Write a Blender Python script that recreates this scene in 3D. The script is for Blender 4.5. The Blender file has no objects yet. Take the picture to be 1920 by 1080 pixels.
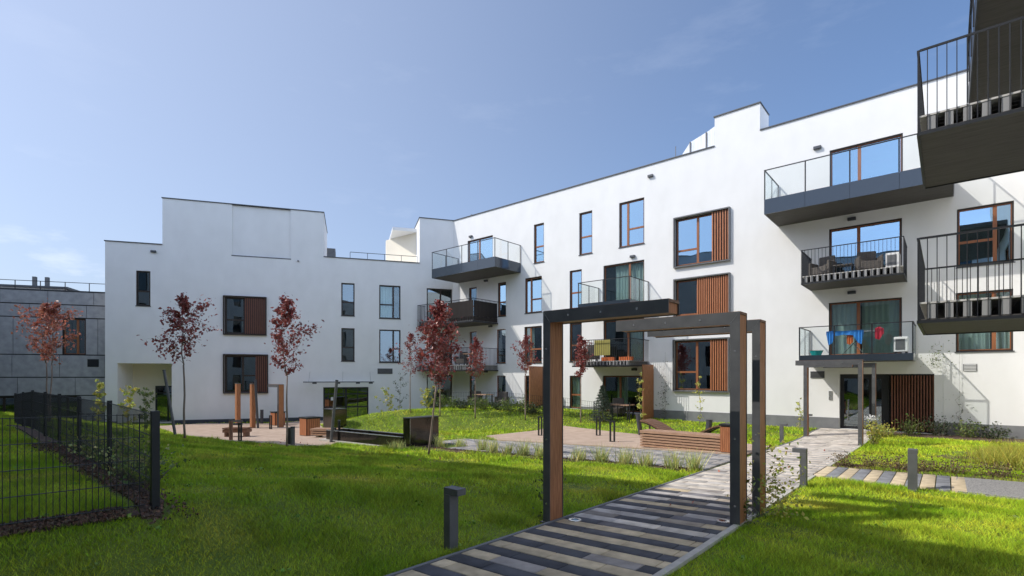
import bpy, math, random
import numpy as np
from mathutils import Vector, Matrix
random.seed(7)
SC = bpy.context.scene
COL = SC.collection
R = math.radians
# ---------------------------------------------------------------- camera
cam_d = bpy.data.cameras.new('camera'); cam = bpy.data.objects.new('camera', cam_d); COL.objects.link(cam)
cam_d.lens = 18.0; cam_d.sensor_width = 36.0; cam_d.shift_y = 166.0/1920.0
cam_d.clip_end = 3000; cam_d.clip_start = 0.05
cam.location = (0, 0, 1.683); cam.rotation_euler = (R(90), 0, R(40.33))
SC.camera = cam
# ---------------------------------------------------------------- world and sun
SUN_EL = R(43.9); SUN_DIR = Vector((-.698*math.cos(SUN_EL), -.715*math.cos(SUN_EL), math.sin(SUN_EL)))
w = bpy.data.worlds.new('World'); SC.world = w; w.use_nodes = True
nt = w.node_tree; bg = nt.nodes['Background']
sky = nt.nodes.new('ShaderNodeTexSky'); sky.sky_type = 'NISHITA'; sky.sun_disc = False
sky.sun_elevation = SUN_EL; sky.sun_rotation = math.atan2(-.698, -.715)
sky.air_density = 1.0; sky.dust_density = 3.0; sky.ozone_density = 6.0; sky.altitude = 200
tc = nt.nodes.new('ShaderNodeTexCoord'); mp = nt.nodes.new('ShaderNodeMapping')
mp.inputs['Scale'].default_value = (1.6, 1.6, 6.0)
nz = nt.nodes.new('ShaderNodeTexNoise'); nz.inputs['Scale'].default_value = 2.6; nz.inputs['Detail'].default_value = 9; nz.inputs['Roughness'].default_value = .62
rp = nt.nodes.new('ShaderNodeValToRGB'); rp.color_ramp.elements[0].position = .56; rp.color_ramp.elements[1].position = .70
sx = nt.nodes.new('ShaderNodeSeparateXYZ')
mr = nt.nodes.new('ShaderNodeMapRange'); mr.inputs[1].default_value = .32; mr.inputs[2].default_value = .12; mr.inputs[3].default_value = .04; mr.inputs[4].default_value = .5
mm = nt.nodes.new('ShaderNodeMath'); mm.operation = 'MULTIPLY'
mix = nt.nodes.new('ShaderNodeMix'); mix.data_type = 'RGBA'; mix.inputs[7].default_value = (7.5, 7.9, 8.6, 1)
L = nt.links.new
L(tc.outputs['Generated'], mp.inputs['Vector']); L(mp.outputs[0], nz.inputs['Vector']); L(nz.outputs[0], rp.inputs[0])
L(tc.outputs['Generated'], sx.inputs[0]); L(sx.outputs[2], mr.inputs[0]); L(mr.outputs[0], mm.inputs[0]); L(rp.outputs[0], mm.inputs[1])
L(mm.outputs[0], mix.inputs[0]); L(sky.outputs[0], mix.inputs[6])
# thin high veil, stronger toward the sun side
vd = nt.nodes.new('ShaderNodeVectorMath'); vd.operation = 'DOT_PRODUCT'; vd.inputs[1].default_value = (-.698, -.715, 0)
vr = nt.nodes.new('ShaderNodeMapRange'); vr.interpolation_type = 'SMOOTHSTEP'; vr.inputs[1].default_value = -.85; vr.inputs[2].default_value = .6; vr.inputs[3].default_value = .0; vr.inputs[4].default_value = .45
vm = nt.nodes.new('ShaderNodeMix'); vm.data_type = 'RGBA'; vm.inputs[7].default_value = (3.2, 3.55, 4.3, 1)
L(tc.outputs['Generated'], vd.inputs[0]); L(vd.outputs['Value'], vr.inputs[0]); L(vr.outputs[0], vm.inputs[0]); L(mix.outputs[2], vm.inputs[6]); 
# unseen bright sky patch added behind the viewer, lifts the shaded left block
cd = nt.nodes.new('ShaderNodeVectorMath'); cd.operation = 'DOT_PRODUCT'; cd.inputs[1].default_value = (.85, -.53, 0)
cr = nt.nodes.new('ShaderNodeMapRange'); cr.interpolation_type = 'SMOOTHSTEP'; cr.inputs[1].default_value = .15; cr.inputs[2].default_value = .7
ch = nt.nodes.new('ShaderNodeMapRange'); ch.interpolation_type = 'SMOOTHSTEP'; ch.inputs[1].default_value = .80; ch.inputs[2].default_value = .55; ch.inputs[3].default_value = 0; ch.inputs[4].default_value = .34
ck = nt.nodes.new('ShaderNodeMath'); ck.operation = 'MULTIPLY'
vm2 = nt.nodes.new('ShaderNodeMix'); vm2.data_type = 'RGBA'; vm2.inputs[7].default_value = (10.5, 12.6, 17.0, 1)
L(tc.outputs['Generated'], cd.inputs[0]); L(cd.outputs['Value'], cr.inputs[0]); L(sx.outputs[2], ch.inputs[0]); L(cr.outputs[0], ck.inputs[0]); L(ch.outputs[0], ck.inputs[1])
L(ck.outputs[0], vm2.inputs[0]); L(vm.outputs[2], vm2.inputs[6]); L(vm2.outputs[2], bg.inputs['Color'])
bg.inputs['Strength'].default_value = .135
sl = bpy.data.lights.new('sun', 'SUN'); sl.energy = 2.35; sl.angle = R(.5); sl.color = (1, .95, .87)
so = bpy.data.objects.new('sun', sl); COL.objects.link(so); so.location = (-20, -20, 30)
so.rotation_euler = SUN_DIR.to_track_quat('Z', 'Y').to_euler()
SC.view_settings.view_transform = 'Standard'; SC.view_settings.look = 'None'
SC.view_settings.exposure = 0.52; SC.view_settings.gamma = 1; SC.view_settings.use_curve_mapping = False
SC.cycles.max_bounces = 10; SC.cycles.diffuse_bounces = 6; SC.cycles.transparent_max_bounces = 16
# ---------------------------------------------------------------- materials
MATS = {}
def mat(name, col, rough=.6, metal=0, col2=None, nscale=4, stretch=(1, 1, 1), bump=0, bscale=60, spec=.5, detail=4, contrast=(.35, .65), transl=0, attr=None):
    m = bpy.data.materials.new(name); m.use_nodes = True; t = m.node_tree; b = t.nodes['Principled BSDF']
    b.inputs['Base Color'].default_value = (*col, 1); b.inputs['Roughness'].default_value = rough
    b.inputs['Metallic'].default_value = metal; b.inputs['Specular IOR Level'].default_value = spec
    ln = t.links.new; tc = t.nodes.new('ShaderNodeTexCoord'); mp = t.nodes.new('ShaderNodeMapping'); mp.inputs['Scale'].default_value = stretch
    ln(tc.outputs['Object'], mp.inputs[0]); csock = None
    if col2:
        n = t.nodes.new('ShaderNodeTexNoise'); n.inputs['Scale'].default_value = nscale; n.inputs['Detail'].default_value = detail
        r = t.nodes.new('ShaderNodeValToRGB'); r.color_ramp.elements[0].color = (*col, 1); r.color_ramp.elements[1].color = (*col2, 1)
        r.color_ramp.elements[0].position, r.color_ramp.elements[1].position = contrast
        ln(mp.outputs[0], n.inputs['Vector']); ln(n.outputs[0], r.inputs[0]); ln(r.outputs[0], b.inputs['Base Color']); csock = r.outputs[0]
    if attr:
        a = t.nodes.new('ShaderNodeAttribute'); a.attribute_name = attr
        x = t.nodes.new('ShaderNodeMix'); x.data_type = 'RGBA'; x.blend_type = 'MULTIPLY'; x.inputs[0].default_value = 1
        if csock: ln(csock, x.inputs[6])
        else: x.inputs[6].default_value = (*col, 1)
        ln(a.outputs['Color'], x.inputs[7]); ln(x.outputs[2], b.inputs['Base Color']); csock = x.outputs[2]
    if bump:
        n2 = t.nodes.new('ShaderNodeTexNoise'); n2.inputs['Scale'].default_value = bscale; n2.inputs['Detail'].default_value = 3
        bp = t.nodes.new('ShaderNodeBump'); bp.inputs['Strength'].default_value = bump; bp.inputs['Distance'].default_value = .01
        ln(mp.outputs[0], n2.inputs['Vector']); ln(n2.outputs[0], bp.inputs['Height']); ln(bp.outputs[0], b.inputs['Normal'])
    if transl:
        tr = t.nodes.new('ShaderNodeBsdfTranslucent'); mx = t.nodes.new('ShaderNodeMixShader'); mx.inputs[0].default_value = transl
        if csock: ln(csock, tr.inputs[0])
        else: tr.inputs[0].default_value = (*col, 1)
        ln(b.outputs[0], mx.inputs[1]); ln(tr.outputs[0], mx.inputs[2]); ln(mx.outputs[0], t.nodes['Material Output'].inputs[0])
    MATS[name] = m; return m
def glassmat(name, tint, base, wav=0):
    m = bpy.data.materials.new(name); m.use_nodes = True; t = m.node_tree; t.nodes.remove(t.nodes['Principled BSDF']); ln = t.links.new; gc = (.54, .77, .98, 1) if wav == .35 else (.8, .92, 1, 1) if wav else (.9, .96, 1, 1)
    tr = t.nodes.new('ShaderNodeBsdfTransparent'); tr.inputs[0].default_value = (*tint, 1)
    g = t.nodes.new('ShaderNodeBsdfGlossy'); g.inputs['Roughness'].default_value = .0; g.inputs[0].default_value = gc
    lw = t.nodes.new('ShaderNodeLayerWeight'); lw.inputs[0].default_value = .5; f = t.nodes.new('ShaderNodeMath'); f.operation = 'POWER'; f.inputs[1].default_value = 4; ln(lw.outputs['Facing'], f.inputs[0])
    a = t.nodes.new('ShaderNodeMath'); a.operation = 'ADD'; a.use_clamp = True; a.inputs[1].default_value = base
    mx = t.nodes.new('ShaderNodeMixShader'); ln(f.outputs[0], a.inputs[0]); ln(a.outputs[0], mx.inputs[0]); ln(tr.outputs[0], mx.inputs[1]); ln(g.outputs[0], mx.inputs[2])
    ln(mx.outputs[0], t.nodes['Material Output'].inputs[0])
    if wav:
        tc = t.nodes.new('ShaderNodeTexCoord'); n = t.nodes.new('ShaderNodeTexNoise'); n.inputs['Scale'].default_value = .9; n.inputs['Detail'].default_value = 1
        bp = t.nodes.new('ShaderNodeBump'); bp.inputs['Strength'].default_value = wav; bp.inputs['Distance'].default_value = .01
        ln(tc.outputs['Object'], n.inputs['Vector']); ln(n.outputs[0], bp.inputs['Height']); ln(bp.outputs[0], g.inputs['Normal'])
    MATS[name] = m
mat('plaster', (.775, .77, .756), .85, col2=(.826, .822, .81), nscale=1.4, stretch=(1, 1, .6), detail=7, bump=.25, bscale=90, spec=.2, contrast=(.3, .7))
mat('plaster_gray', (.42, .42, .42), .85, col2=(.48, .48, .48), nscale=1, spec=.2)
mat('plaster_cream', (.74, .68, .56), .85, col2=(.78, .72, .60), nscale=1, spec=.2)
mat('plinth', (.17, .175, .185), .8, col2=(.21, .215, .22), nscale=3, bump=.3)
mat('plinth_shaded', (.045, .05, .065), .7, col2=(.06, .065, .08), nscale=3, bump=.3)  # copy of the plinth with the left front's shade put into its colour
mat('coping', (.075, .08, .09), .45, metal=.3)
mat('anthracite', (.085, .087, .092), .45, metal=.1, col2=(.11, .112, .116), nscale=5)
mat('blackmetal', (.018, .02, .024), .45, metal=.2)
mat('graymetal', (.11, .113, .118), .5, metal=.1, col2=(.14, .143, .147), nscale=6)
mat('fascia', (.045, .06, .08), .12, metal=.35, spec=.9)
mat('underside', (.06, .055, .05), .8, col2=(.095, .088, .08), nscale=2.5, stretch=(1, 8, 1), contrast=(.3, .75), bump=.15)
mat('frame_brown', (.24, .085, .032), .45, col2=(.31, .115, .045), nscale=9, stretch=(1, 1, .15))
mat('frame_dark', (.035, .024, .018), .5)
mat('wood_up', (.26, .10, .038), .55, col2=(.50, .215, .095), nscale=9, stretch=(11, 11, .45), bump=.3, bscale=30, detail=6)
mat('wood_flat', (.33, .19, .12), .6, col2=(.50, .31, .20), nscale=5, stretch=(1.2, 7, 14), bump=.3, bscale=30, detail=6)
mat('wood_dark', (.16, .08, .05), .6, col2=(.24, .13, .08), nscale=5, stretch=(2, 8, 8), bump=.3)
mat('slat', (.36, .13, .055), .5, col2=(.47, .19, .085), nscale=5, stretch=(7, 7, .6))
mat('slat_dark', (.14, .05, .03), .55, col2=(.21, .08, .045), nscale=5, stretch=(7, 7, .6))
mat('joist', (.30, .30, .30), .7)
mat('deckboard', (.5, .48, .45), .7, col2=(.6, .58, .55), nscale=8)
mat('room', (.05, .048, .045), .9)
mat('curtain', (.85, .87, .85), .9, transl=.3)
mat('curtain_green', (.66, .72, .64), .9, transl=.3)
mat('blind', (.36, .47, .40), .8, transl=.2)
mat('stone_gray', (.27, .275, .29), .85, col2=(.42, .425, .44), nscale=3, bump=.5, bscale=25, detail=9, contrast=(.25, .75))
mat('joint', (.03, .03, .032), .9)
mat('concrete', (.46, .43, .38), .85, col2=(.56, .53, .47), nscale=8, bump=.3)
mat('pink', (.43, .315, .235), .9, col2=(.51, .385, .295), nscale=2.5, bump=.4, bscale=120, detail=8)
mat('paver', (1.05, 1.05, 1.05), .85, col2=(.72, .71, .70), nscale=5, bump=.4, bscale=140, attr='Col', detail=6, spec=.3)
mat('grate', (.40, .38, .36), .7, col2=(.16, .16, .16), nscale=60, contrast=(.48, .54))
mat('soil', (.09, .14, .01), .95, col2=(.15, .20, .018), nscale=2.2, bump=.6, bscale=30, detail=8)
mat('mulch', (.045, .026, .02), .95, col2=(.15, .095, .065), nscale=22, bump=.9, bscale=45, detail=8)
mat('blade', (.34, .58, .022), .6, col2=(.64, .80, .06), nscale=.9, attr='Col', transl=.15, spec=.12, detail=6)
def lawn_normals(name):
    t = MATS[name].node_tree; ln = t.links.new; g_ = t.nodes.new('ShaderNodeNewGeometry'); a = t.nodes.new('ShaderNodeVectorMath'); a.operation = 'MULTIPLY_ADD'
    a.inputs[1].default_value = (.45, .45, .45); a.inputs[2].default_value = (0, 0, 1); n_ = t.nodes.new('ShaderNodeVectorMath'); n_.operation = 'NORMALIZE'
    ln(g_.outputs['Normal'], a.inputs[0]); ln(a.outputs[0], n_.inputs[0]); ln(n_.outputs[0], t.nodes['Principled BSDF'].inputs['Normal'])
lawn_normals('blade')
mat('tuft', (.58, .60, .24), .6, attr='Col', transl=.35)
mat('ochre', (.52, .50, .10), .6, attr='Col', transl=.35)
mat('leaf_copper', (.50, .20, .14), .45, attr='Col', transl=.3)
mat('leaf_red', (.31, .085, .075), .36, attr='Col', transl=.35, spec=.5)
mat('leaf_green', (.16, .22, .055), .5, attr='Col', transl=.3)
mat('leaf_yellow', (.52, .52, .12), .5, attr='Col', transl=.35)
mat('leaf_dark', (.045, .07, .03), .5, attr='Col', transl=.25)
mat('needle', (.075, .11, .075), .6, attr='Col', transl=.1)
mat('heather', (.20, .15, .07), .8, attr='Col', transl=.2)
mat('bark', (.17, .13, .10), .85, col2=(.28, .23, .19), nscale=18, stretch=(1, 1, .3), bump=.5)
mat('barklight', (.36, .27, .22), .8, col2=(.2, .15, .12), nscale=10, stretch=(1, 1, .3), bump=.4)
mat('white', (.75, .75, .74), .5)
mat('polished', (.05, .045, .04), .10, metal=.75, col2=(.085, .075, .065), nscale=1.5, spec=.8)
mat('blue', (.03, .22, .62), .8); mat('red', (.5, .02, .05), .8); mat('teal', (.02, .42, .42), .5); mat('yellowcloth', (.42, .38, .11), .85); mat('orange', (.55, .13, .03), .7)
mat('rattan', (.07, .062, .056), .8, col2=(.13, .115, .10), nscale=40, bump=.6)
mat('silver', (.55, .56, .57), .25, metal=.8)
mat('darkglass', (.012, .014, .018), .04, spec=.8)
mat('metalsheet', (.55, .57, .6), .35, metal=.5, col2=(.7, .72, .74), nscale=2, stretch=(6, 6, .3))
glassmat('pane', (.46, .56, .56), .58, wav=.35)
glassmat('pane_dark', (.40, .47, .46), .26, wav=.36)
glassmat('pane_clear', (.80, .88, .86), .12, wav=.37)
glassmat('clearglass', (.965, .98, .975), .02)
# ---------------------------------------------------------------- helpers
WM = {}
def frame(O, D, N):
    O = Vector(O); D = Vector(D); N = Vector(N)
    return lambda s, d, z: O + D*s + N*d + Vector((0, 0, z))
ID = lambda x, y, z: Vector((x, y, z))
class MB:
    def __init__(s, xf=ID): s.v = []; s.f = []; s.xf = xf; s.c = None
    def pt(s, x, y, z): s.v.append(s.xf(x, y, z)); return len(s.v)-1
    def face(s, pts): s.f.append([s.pt(*p) for p in pts])
    def box(s, x0, x1, y0, y1, z0, z1):
        i = len(s.v)
        for z in (z0, z1):
            for x, y in ((x0, y0), (x1, y0), (x1, y1), (x0, y1)): s.pt(x, y, z)
        for q in ((0, 3, 2, 1), (4, 5, 6, 7), (0, 1, 5, 4), (1, 2, 6, 5), (2, 3, 7, 6), (3, 0, 4, 7)): s.f.append([i+k for k in q])
        return s
    def prism(s, poly, z0, z1):
        n = len(poly); i = len(s.v)
        for z in (z0, z1):
            for x, y in poly: s.pt(x, y, z)
        s.f.append([i+k for k in range(n)][::-1]); s.f.append([i+n+k for k in range(n)])
        for k in range(n): s.f.append([i+k, i+(k+1) % n, i+n+(k+1) % n, i+n+k])
    def tube(s, pts, rad, n=6, cap=True):
        P = [s.xf(*p) for p in pts]; rings = []
        if not hasattr(rad, '__len__'): rad = [rad]*len(P)
        for k, p in enumerate(P):
            a = P[min(k+1, len(P)-1)]-P[max(k-1, 0)]; a.normalize()
            u = a.cross(Vector((0, 0, 1)) if abs(a.z) < .9 else Vector((1, 0, 0))); u.normalize(); q = a.cross(u)
            i = len(s.v)
            for j in range(n):
                t = 2*math.pi*(j+.5)/n; s.v.append(p+u*math.cos(t)*rad[k]+q*math.sin(t)*rad[k])
            rings.append(i)
        for a, b in zip(rings, rings[1:]):
            for j in range(n): s.f.append([a+j, a+(j+1) % n, b+(j+1) % n, b+j])
        if cap: s.f.append([rings[0]+j for j in range(n)][::-1]); s.f.append([rings[-1]+j for j in range(n)])
        return s
    def build(s, name, m, parent=None, bevel=0, smooth=False):
        inv = WM[parent.name].inverted() if parent else None
        vs = [inv @ p for p in s.v] if parent else s.v
        me = bpy.data.meshes.new(name); me.from_pydata([tuple(p) for p in vs], [], s.f); me.update()
        if smooth:
            for p in me.polygons: p.use_smooth = True
        me.materials.append(MATS[m]); o = bpy.data.objects.new(name, me); COL.objects.link(o)
        WM[o.name] = WM[parent.name].copy() if parent else Matrix.Identity(4)
        if parent: o.parent = parent
        if bevel:
            b = o.modifiers.new('b', 'BEVEL'); b.width = bevel; b.segments = 1; b.limit_method = 'ANGLE'
        return o
def tag(o, label=None, cat=None, group=None, kind=None):
    if label: o['label'] = label
    if cat: o['category'] = cat
    if group: o['group'] = group
    if kind: o['kind'] = kind
    return o
def thing(name, label, cat, loc, rz=0, group=None):
    o = bpy.data.objects.new(name, None); COL.objects.link(o); o.empty_display_size = .2
    o.location = loc; o.rotation_euler = (0, 0, rz)
    WM[o.name] = Matrix.Translation(loc) @ Matrix.Rotation(rz, 4, 'Z')
    return tag(o, label, cat, group)
def npmesh(name, verts, faces, m, parent=None, cols=None, world=True):
    """verts Nx3, faces MxK numpy; cols Nx3"""
    if parent and world:
        inv = np.array(WM[parent.name].inverted()); verts = verts @ inv[:3, :3].T + inv[:3, 3]
    me = bpy.data.meshes.new(name); n, k = faces.shape
    me.vertices.add(len(verts)); me.vertices.foreach_set('co', np.ascontiguousarray(verts, np.float32).ravel())
    me.loops.add(n*k); me.loops.foreach_set('vertex_index', np.ascontiguousarray(faces, np.int32).ravel())
    me.polygons.add(n); me.polygons.foreach_set('loop_start', np.arange(0, n*k, k, dtype=np.int32)); me.polygons.foreach_set('loop_total', np.full(n, k, np.int32))
    me.update(calc_edges=True)
    if cols is not None:
        ca = me.color_attributes.new('Col', 'FLOAT_COLOR', 'POINT')
        ca.data.foreach_set('color', np.c_[cols, np.ones(len(cols))].astype(np.float32).ravel())
    me.materials.append(MATS[m]); o = bpy.data.objects.new(name, me); COL.objects.link(o)
    WM[o.name] = WM[parent.name].copy() if parent else Matrix.Identity(4)
    if parent: o.parent = parent
    return o
# ---------------------------------------------------------------- terrain height
def smn(t): t = np.clip(t, 0, 1); return t*t*(3-2*t)
def Hn(u, v):
    u = np.clip(u, -60, 12); v = np.clip(v, -6, 34)
    b = .0357*u-.0201*v; k = .12; m = -1.15
    b = (b+m+np.sqrt((b-m)**2+k*k))/2; b = np.minimum(b, .2)
    x = -u-4.12; r = .6*smn(x/2.55)+.035*np.clip(x-2, 0, 12)
    b = b+r*smn((9.6-v)/8.2)
    w2 = smn((v-19)/4.5); b = b+(-.45-b)*w2
    q = v-.86*u-37; ww = smn((q+4)/4)*smn((u+27)/4.5); b = b+(-.15-b)*ww
    return b
def H(u, v): return float(Hn(np.array(float(u)), np.array(float(v))))
def HV(u, v): return Vector((u, v, H(u, v)))
def grid_axis(a, b, st, far, must=()):
    c = list(np.arange(a, b+1e-6, st))+list(must); x = b; d = st
    while x < far: d *= 1.5; x += d; c.append(x)
    x = a; d = st
    while x > -far: d *= 1.5; x -= d; c.append(x)
    return np.array(sorted(set(round(float(q), 4) for q in c)))
gx = grid_axis(-34, 5, .4, 700, (-4.1, -4.0, -1.98)); gy = grid_axis(-4, 27, .4, 700)
GX, GY = np.meshgrid(gx, gy); GZ = Hn(GX, GY)-.02
idx = np.arange(GX.size).reshape(GX.shape)
fc = np.stack([idx[:-1, :-1], idx[:-1, 1:], idx[1:, 1:], idx[1:, :-1]], -1).reshape(-1, 4)
g = npmesh('ground', np.stack([GX.ravel(), GY.ravel(), GZ.ravel()], -1), fc, 'soil'); tag(g, kind='structure')
for p in g.data.polygons: p.use_smooth = True
def sheet(name, poly, m, up=.0, st=.5, thick=.04):
    """flat paving cut to a convex-ish polygon, draped on the terrain"""
    import bmesh
    bm = bmesh.new(); bm.faces.new([bm.verts.new((x, y, 0)) for x, y in poly])
    xs = [p[0] for p in poly]; ys = [p[1] for p in poly]
    for ax, lo, hi in ((0, min(xs), max(xs)), (1, min(ys), max(ys))):
        c = math.floor(lo/st)*st+st
        while c < hi:
            no = (1, 0, 0) if ax == 0 else (0, 1, 0); co = (c, 0, 0) if ax == 0 else (0, c, 0)
            bmesh.ops.bisect_plane(bm, geom=bm.verts[:]+bm.edges[:]+bm.faces[:], plane_co=co, plane_no=no); c += st
    ex = bmesh.ops.extrude_face_region(bm, geom=bm.faces[:]); lowset = set(v for v in ex['geom'] if isinstance(v, bmesh.types.BMVert))
    for v in bm.verts: v.co.z = H(v.co.x, v.co.y)+up+(-thick if v in lowset else 0)
    bmesh.ops.recalc_face_normals(bm, faces=bm.faces[:])
    me = bpy.data.meshes.new(name); bm.to_mesh(me); bm.free(); me.materials.append(MATS[m])
    o = bpy.data.objects.new(name, me); COL.objects.link(o); return tag(o, kind='structure')
def stones(name, cells, up=.015):
    """each paving stone its own chamfered block; cells: (x0,x1,y0,y1,colour) or 4-corner list"""
    V = []; F = []; C = []
    for c in cells:
        q, col = c
        (ax, ay), (bx, by), (cx, cy), (dx, dy) = q; mx = (ax+bx+cx+dx)/4; my = (ay+by+cy+dy)/4; i = len(V)
        jz = random.uniform(-.002, .002)
        for ins, dz in ((.0045, -.05), (.0045, -.004), (.010, 0)):
            for x, y in q:
                sx_ = 1 if x > mx else -1; sy_ = 1 if y > my else -1
                V.append((x-sx_*ins, y-sy_*ins, H(x, y)+up+dz+jz)); C.append(col)
        for k in range(2):
            for j in range(4): F.append((i+k*4+j, i+k*4+(j+1) % 4, i+k*4+4+(j+1) % 4, i+k*4+4+j))
        F.append((i+8, i+9, i+10, i+11))
    o = npmesh(name, np.array(V), np.array(F), 'paver', cols=np.array(C)); return tag(o, kind='structure')
def vary(c, a=.1):
    k = 1+random.uniform(-a, a); return tuple(x*k for x in c)
BEI = (.70, .57, .38); DRK = (.10, .102, .115); GRY = (.54, .50, .46); MID = (.74, .66, .56)
cells = []; v = -2.0; row = 0
while v < 24.35:
    vv = min(v+.21, 24.4); off = random.choice((0, .2, .4)) if row % 2 else .1
    u = -3.95-off
    while u < -2.06:
        a = max(u, -3.95); b = min(u+.6, -2.06)
        if b-a > .05:
            if 5.6 < v < 8.6: col = vary(random.choice((BEI, MID, (.40, .34, .27), GRY)) if row % 2 else random.choice((DRK, DRK, (.22, .21, .22), (.30, .27, .24))), .15)
            elif random.random() < .09: col = vary((.40, .36, .33), .2)
            elif 11.75 < v < 13.3: col = vary(MID if row % 2 else GRY, .12)
            else: col = vary(BEI if row % 2 else DRK, .22) if v < 8.6 else vary(MID if row % 2 else GRY, .12)  # sunlight painted in: stones past the shadow edge get paler, low-contrast tones
            cells.append(([(a, v), (b, v), (b, vv), (a, vv)], col))
        u += .6
    v += .215; row += 1
stones('path', cells)
# kerbs of the path
for nm, u0, km in (('kerb', -4.0, 'plinth'), ('kerb', -2.055, 'concrete')):
    segs = [(-2, 11.7), (13.35, 24.4)] if u0 > -3 else [(-2, 11.1), (14.6, 24.4)]
    for a, b in segs: sheet(nm, [(u0, a), (u0+(.075 if u0 > -3 else .045), a), (u0+(.075 if u0 > -3 else .045), b), (u0, b)], km, up=.022, st=.5, thick=.08)
# cross path to the right
cells = []; u = -2.04; k = 0
while u < .12:
    va = 11.75-.27*(u+2); vb = 13.3-.14*(u+2); u2 = u+.205; va2 = 11.75-.27*(u2+2); vb2 = 13.3-.14*(u2+2)
    cells.append(([(u, va), (u2, va2), (u2, vb2), (u, vb)], vary((.27, .275, .29) if k % 2 else BEI, .13))); u += .21; k += 1
stones('cross_path', cells)
sheet('grating_path', [(.14, 11.17), (2.08, 10.65), (2.08, 12.75), (.14, 13.0)], 'grate', up=.016)
# path on the left of the main path, to the playground
cells = []; u = -14.6; k = 0
while u < -4.06:
    u2 = min(u+.42, -4.05); v = 11.35 if u > -12.5 else 12.6
    r_ = 0
    while v < 14.3:
        v2 = min(v+.24, 14.42); cells.append(([(u, v), (u2, v), (u2, v2), (u, v2)], vary((.43, .40, .37) if (r_+k) % 3 else (.27, .27, .28), .12))); v += .245; r_ += 1
    u += .43; k += 1
stones('side_path', cells)
sheet('playground', [(-14.75, 15.7), (-13.0, 14.52), (-4.12, 14.52), (-4.12, 17.2), (-6.5, 18.4), (-9.8, 19.5), (-12.4, 20.3), (-14.9, 20.9)], 'pink', up=.03)
sheet('plaza', [(-34, 9.0), (-26, 7.9), (-21, 7.9), (-17.3, 8.9), (-16.7, 9.7), (-18.8, 11.6), (-20.5, 12.2), (-23, 13.2), (-26.6, 14.4), (-28.6, 18.3), (-31.2, 16.4), (-30.5, 14.2), (-34, 11.5)], 'pink', up=.02)
sheet('mulch_bed', [(-14.8, 10.6), (-4.1, 11.0), (-4.1, 11.33), (-12.5, 11.33), (-14.6, 12.5)], 'mulch', up=.01)
sheet('mulch_bed', [(-2.0, 13.38), (2.05, 12.95), (2.05, 13.9), (-.5, 14.0), (-1.9, 14.1)], 'mulch', up=.01)
sheet('mulch_bed', [(-.2, 16.8), (2.05, 14.2), (2.05, 18.4), (.2, 18.4)], 'mulch', up=.012)
sheet('mulch_bed', [(-2.0, 22.9), (2.05, 22.9), (2.05, 24.4), (-2.0, 24.4)], 'mulch', up=.011)
sheet('mulch_bed', [(-22, 1.95), (-6.5, 1.56), (-6.12, 1.50), (-6.08, 1.66), (-6.5, 1.80), (-22, 2.2)], 'mulch', up=.003)
sheet('mulch_bed', [(-6.38, -2), (-6.22, -2), (-6.18, 1.50), (-6.38, 1.52)], 'mulch', up=.003)
# ---------------------------------------------------------------- buildings
V1 = 24.5
F1 = frame((0, V1, 0), (1, 0, 0), (0, -1, 0))
P2 = (-29.874, 18.581, 0); D2 = (.53202, .84671, 0); N2 = (.84671, -.53202, 0)
F2 = frame(P2, D2, N2)
def facade(fr, prof, zb, holes, rev, depth, name, m, parent, steps=True):
    """wall sheet with openings and their reveals, roof, back and sides. prof: [(s0,s1,top)], holes: [(s0,s1,z0,z1,depth)]"""
    S = sorted(set([x for p in prof for x in p[:2]]+[x for h in holes for x in h[:2]]))
    Z = sorted(set([zb]+[p[2] for p in prof]+[x for h in holes for x in h[2:4]]))
    mb = MB(fr); vi = {}
    def P(s, z):
        if (s, z) not in vi: vi[(s, z)] = mb.pt(s, 0, z)
        return vi[(s, z)]
    def top(s):
        for a, b, t in prof:
            if a <= s <= b: return t
        return -99
    for a, b in zip(S, S[1:]):
        for c, d in zip(Z, Z[1:]):
            s = (a+b)/2; z = (c+d)/2
            if z > top(s) or any(h[0] < s < h[1] and h[2] < z < h[3] for h in holes): continue
            mb.f.append([P(a, c), P(b, c), P(b, d), P(a, d)])
    for h in holes:
        a, b, c, d = h[:4]; r = -(h[4] if len(h) > 4 else rev)
        mb.face([(a, 0, c), (a, 0, d), (a, r, d), (a, r, c)]); mb.face([(b, 0, c), (b, r, c), (b, r, d), (b, 0, d)])
        mb.face([(a, 0, d), (b, 0, d), (b, r, d), (a, r, d)]); mb.face([(a, 0, c), (a, r, c), (b, r, c), (b, 0, c)])
    for k, (a, b, t) in enumerate(prof):
        dp = depth[k] if hasattr(depth, '__len__') else depth
        mb.face([(a, 0, t), (b, 0, t), (b, -dp, t), (a, -dp, t)]); mb.face([(a, -dp, zb), (b, -dp, zb), (b, -dp, t), (a, -dp, t)])
        for s, nb in ((a, prof[k-1][2] if k else zb), (b, prof[k+1][2] if k < len(prof)-1 else zb)):
            if nb < t: mb.face([(s, 0, nb), (s, 0, t), (s, -dp, t), (s, -dp, nb)])
    return mb.build(name, m, parent)
def coping(fr, prof, parent, depth, t=.05):
    for k, (a, b, z) in enumerate(prof):
        dp = depth[k] if hasattr(depth, '__len__') else depth
        lo = prof[k-1][2] if k else -99; hi = prof[k+1][2] if k < len(prof)-1 else -99
        a2 = a-.04 if lo < z else a+.002; b2 = b+.04 if hi < z else b-.002
        mb = MB(fr); mb.box(a2, b2, -.35, .05, z, z+t)
        if lo < z: mb.box(a2, a+.3, -dp, -.352, z, z+t)
        if hi < z: mb.box(b-.3, b2, -dp, -.352, z, z+t)
        mb.build('roof_coping', 'coping', parent)
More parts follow.
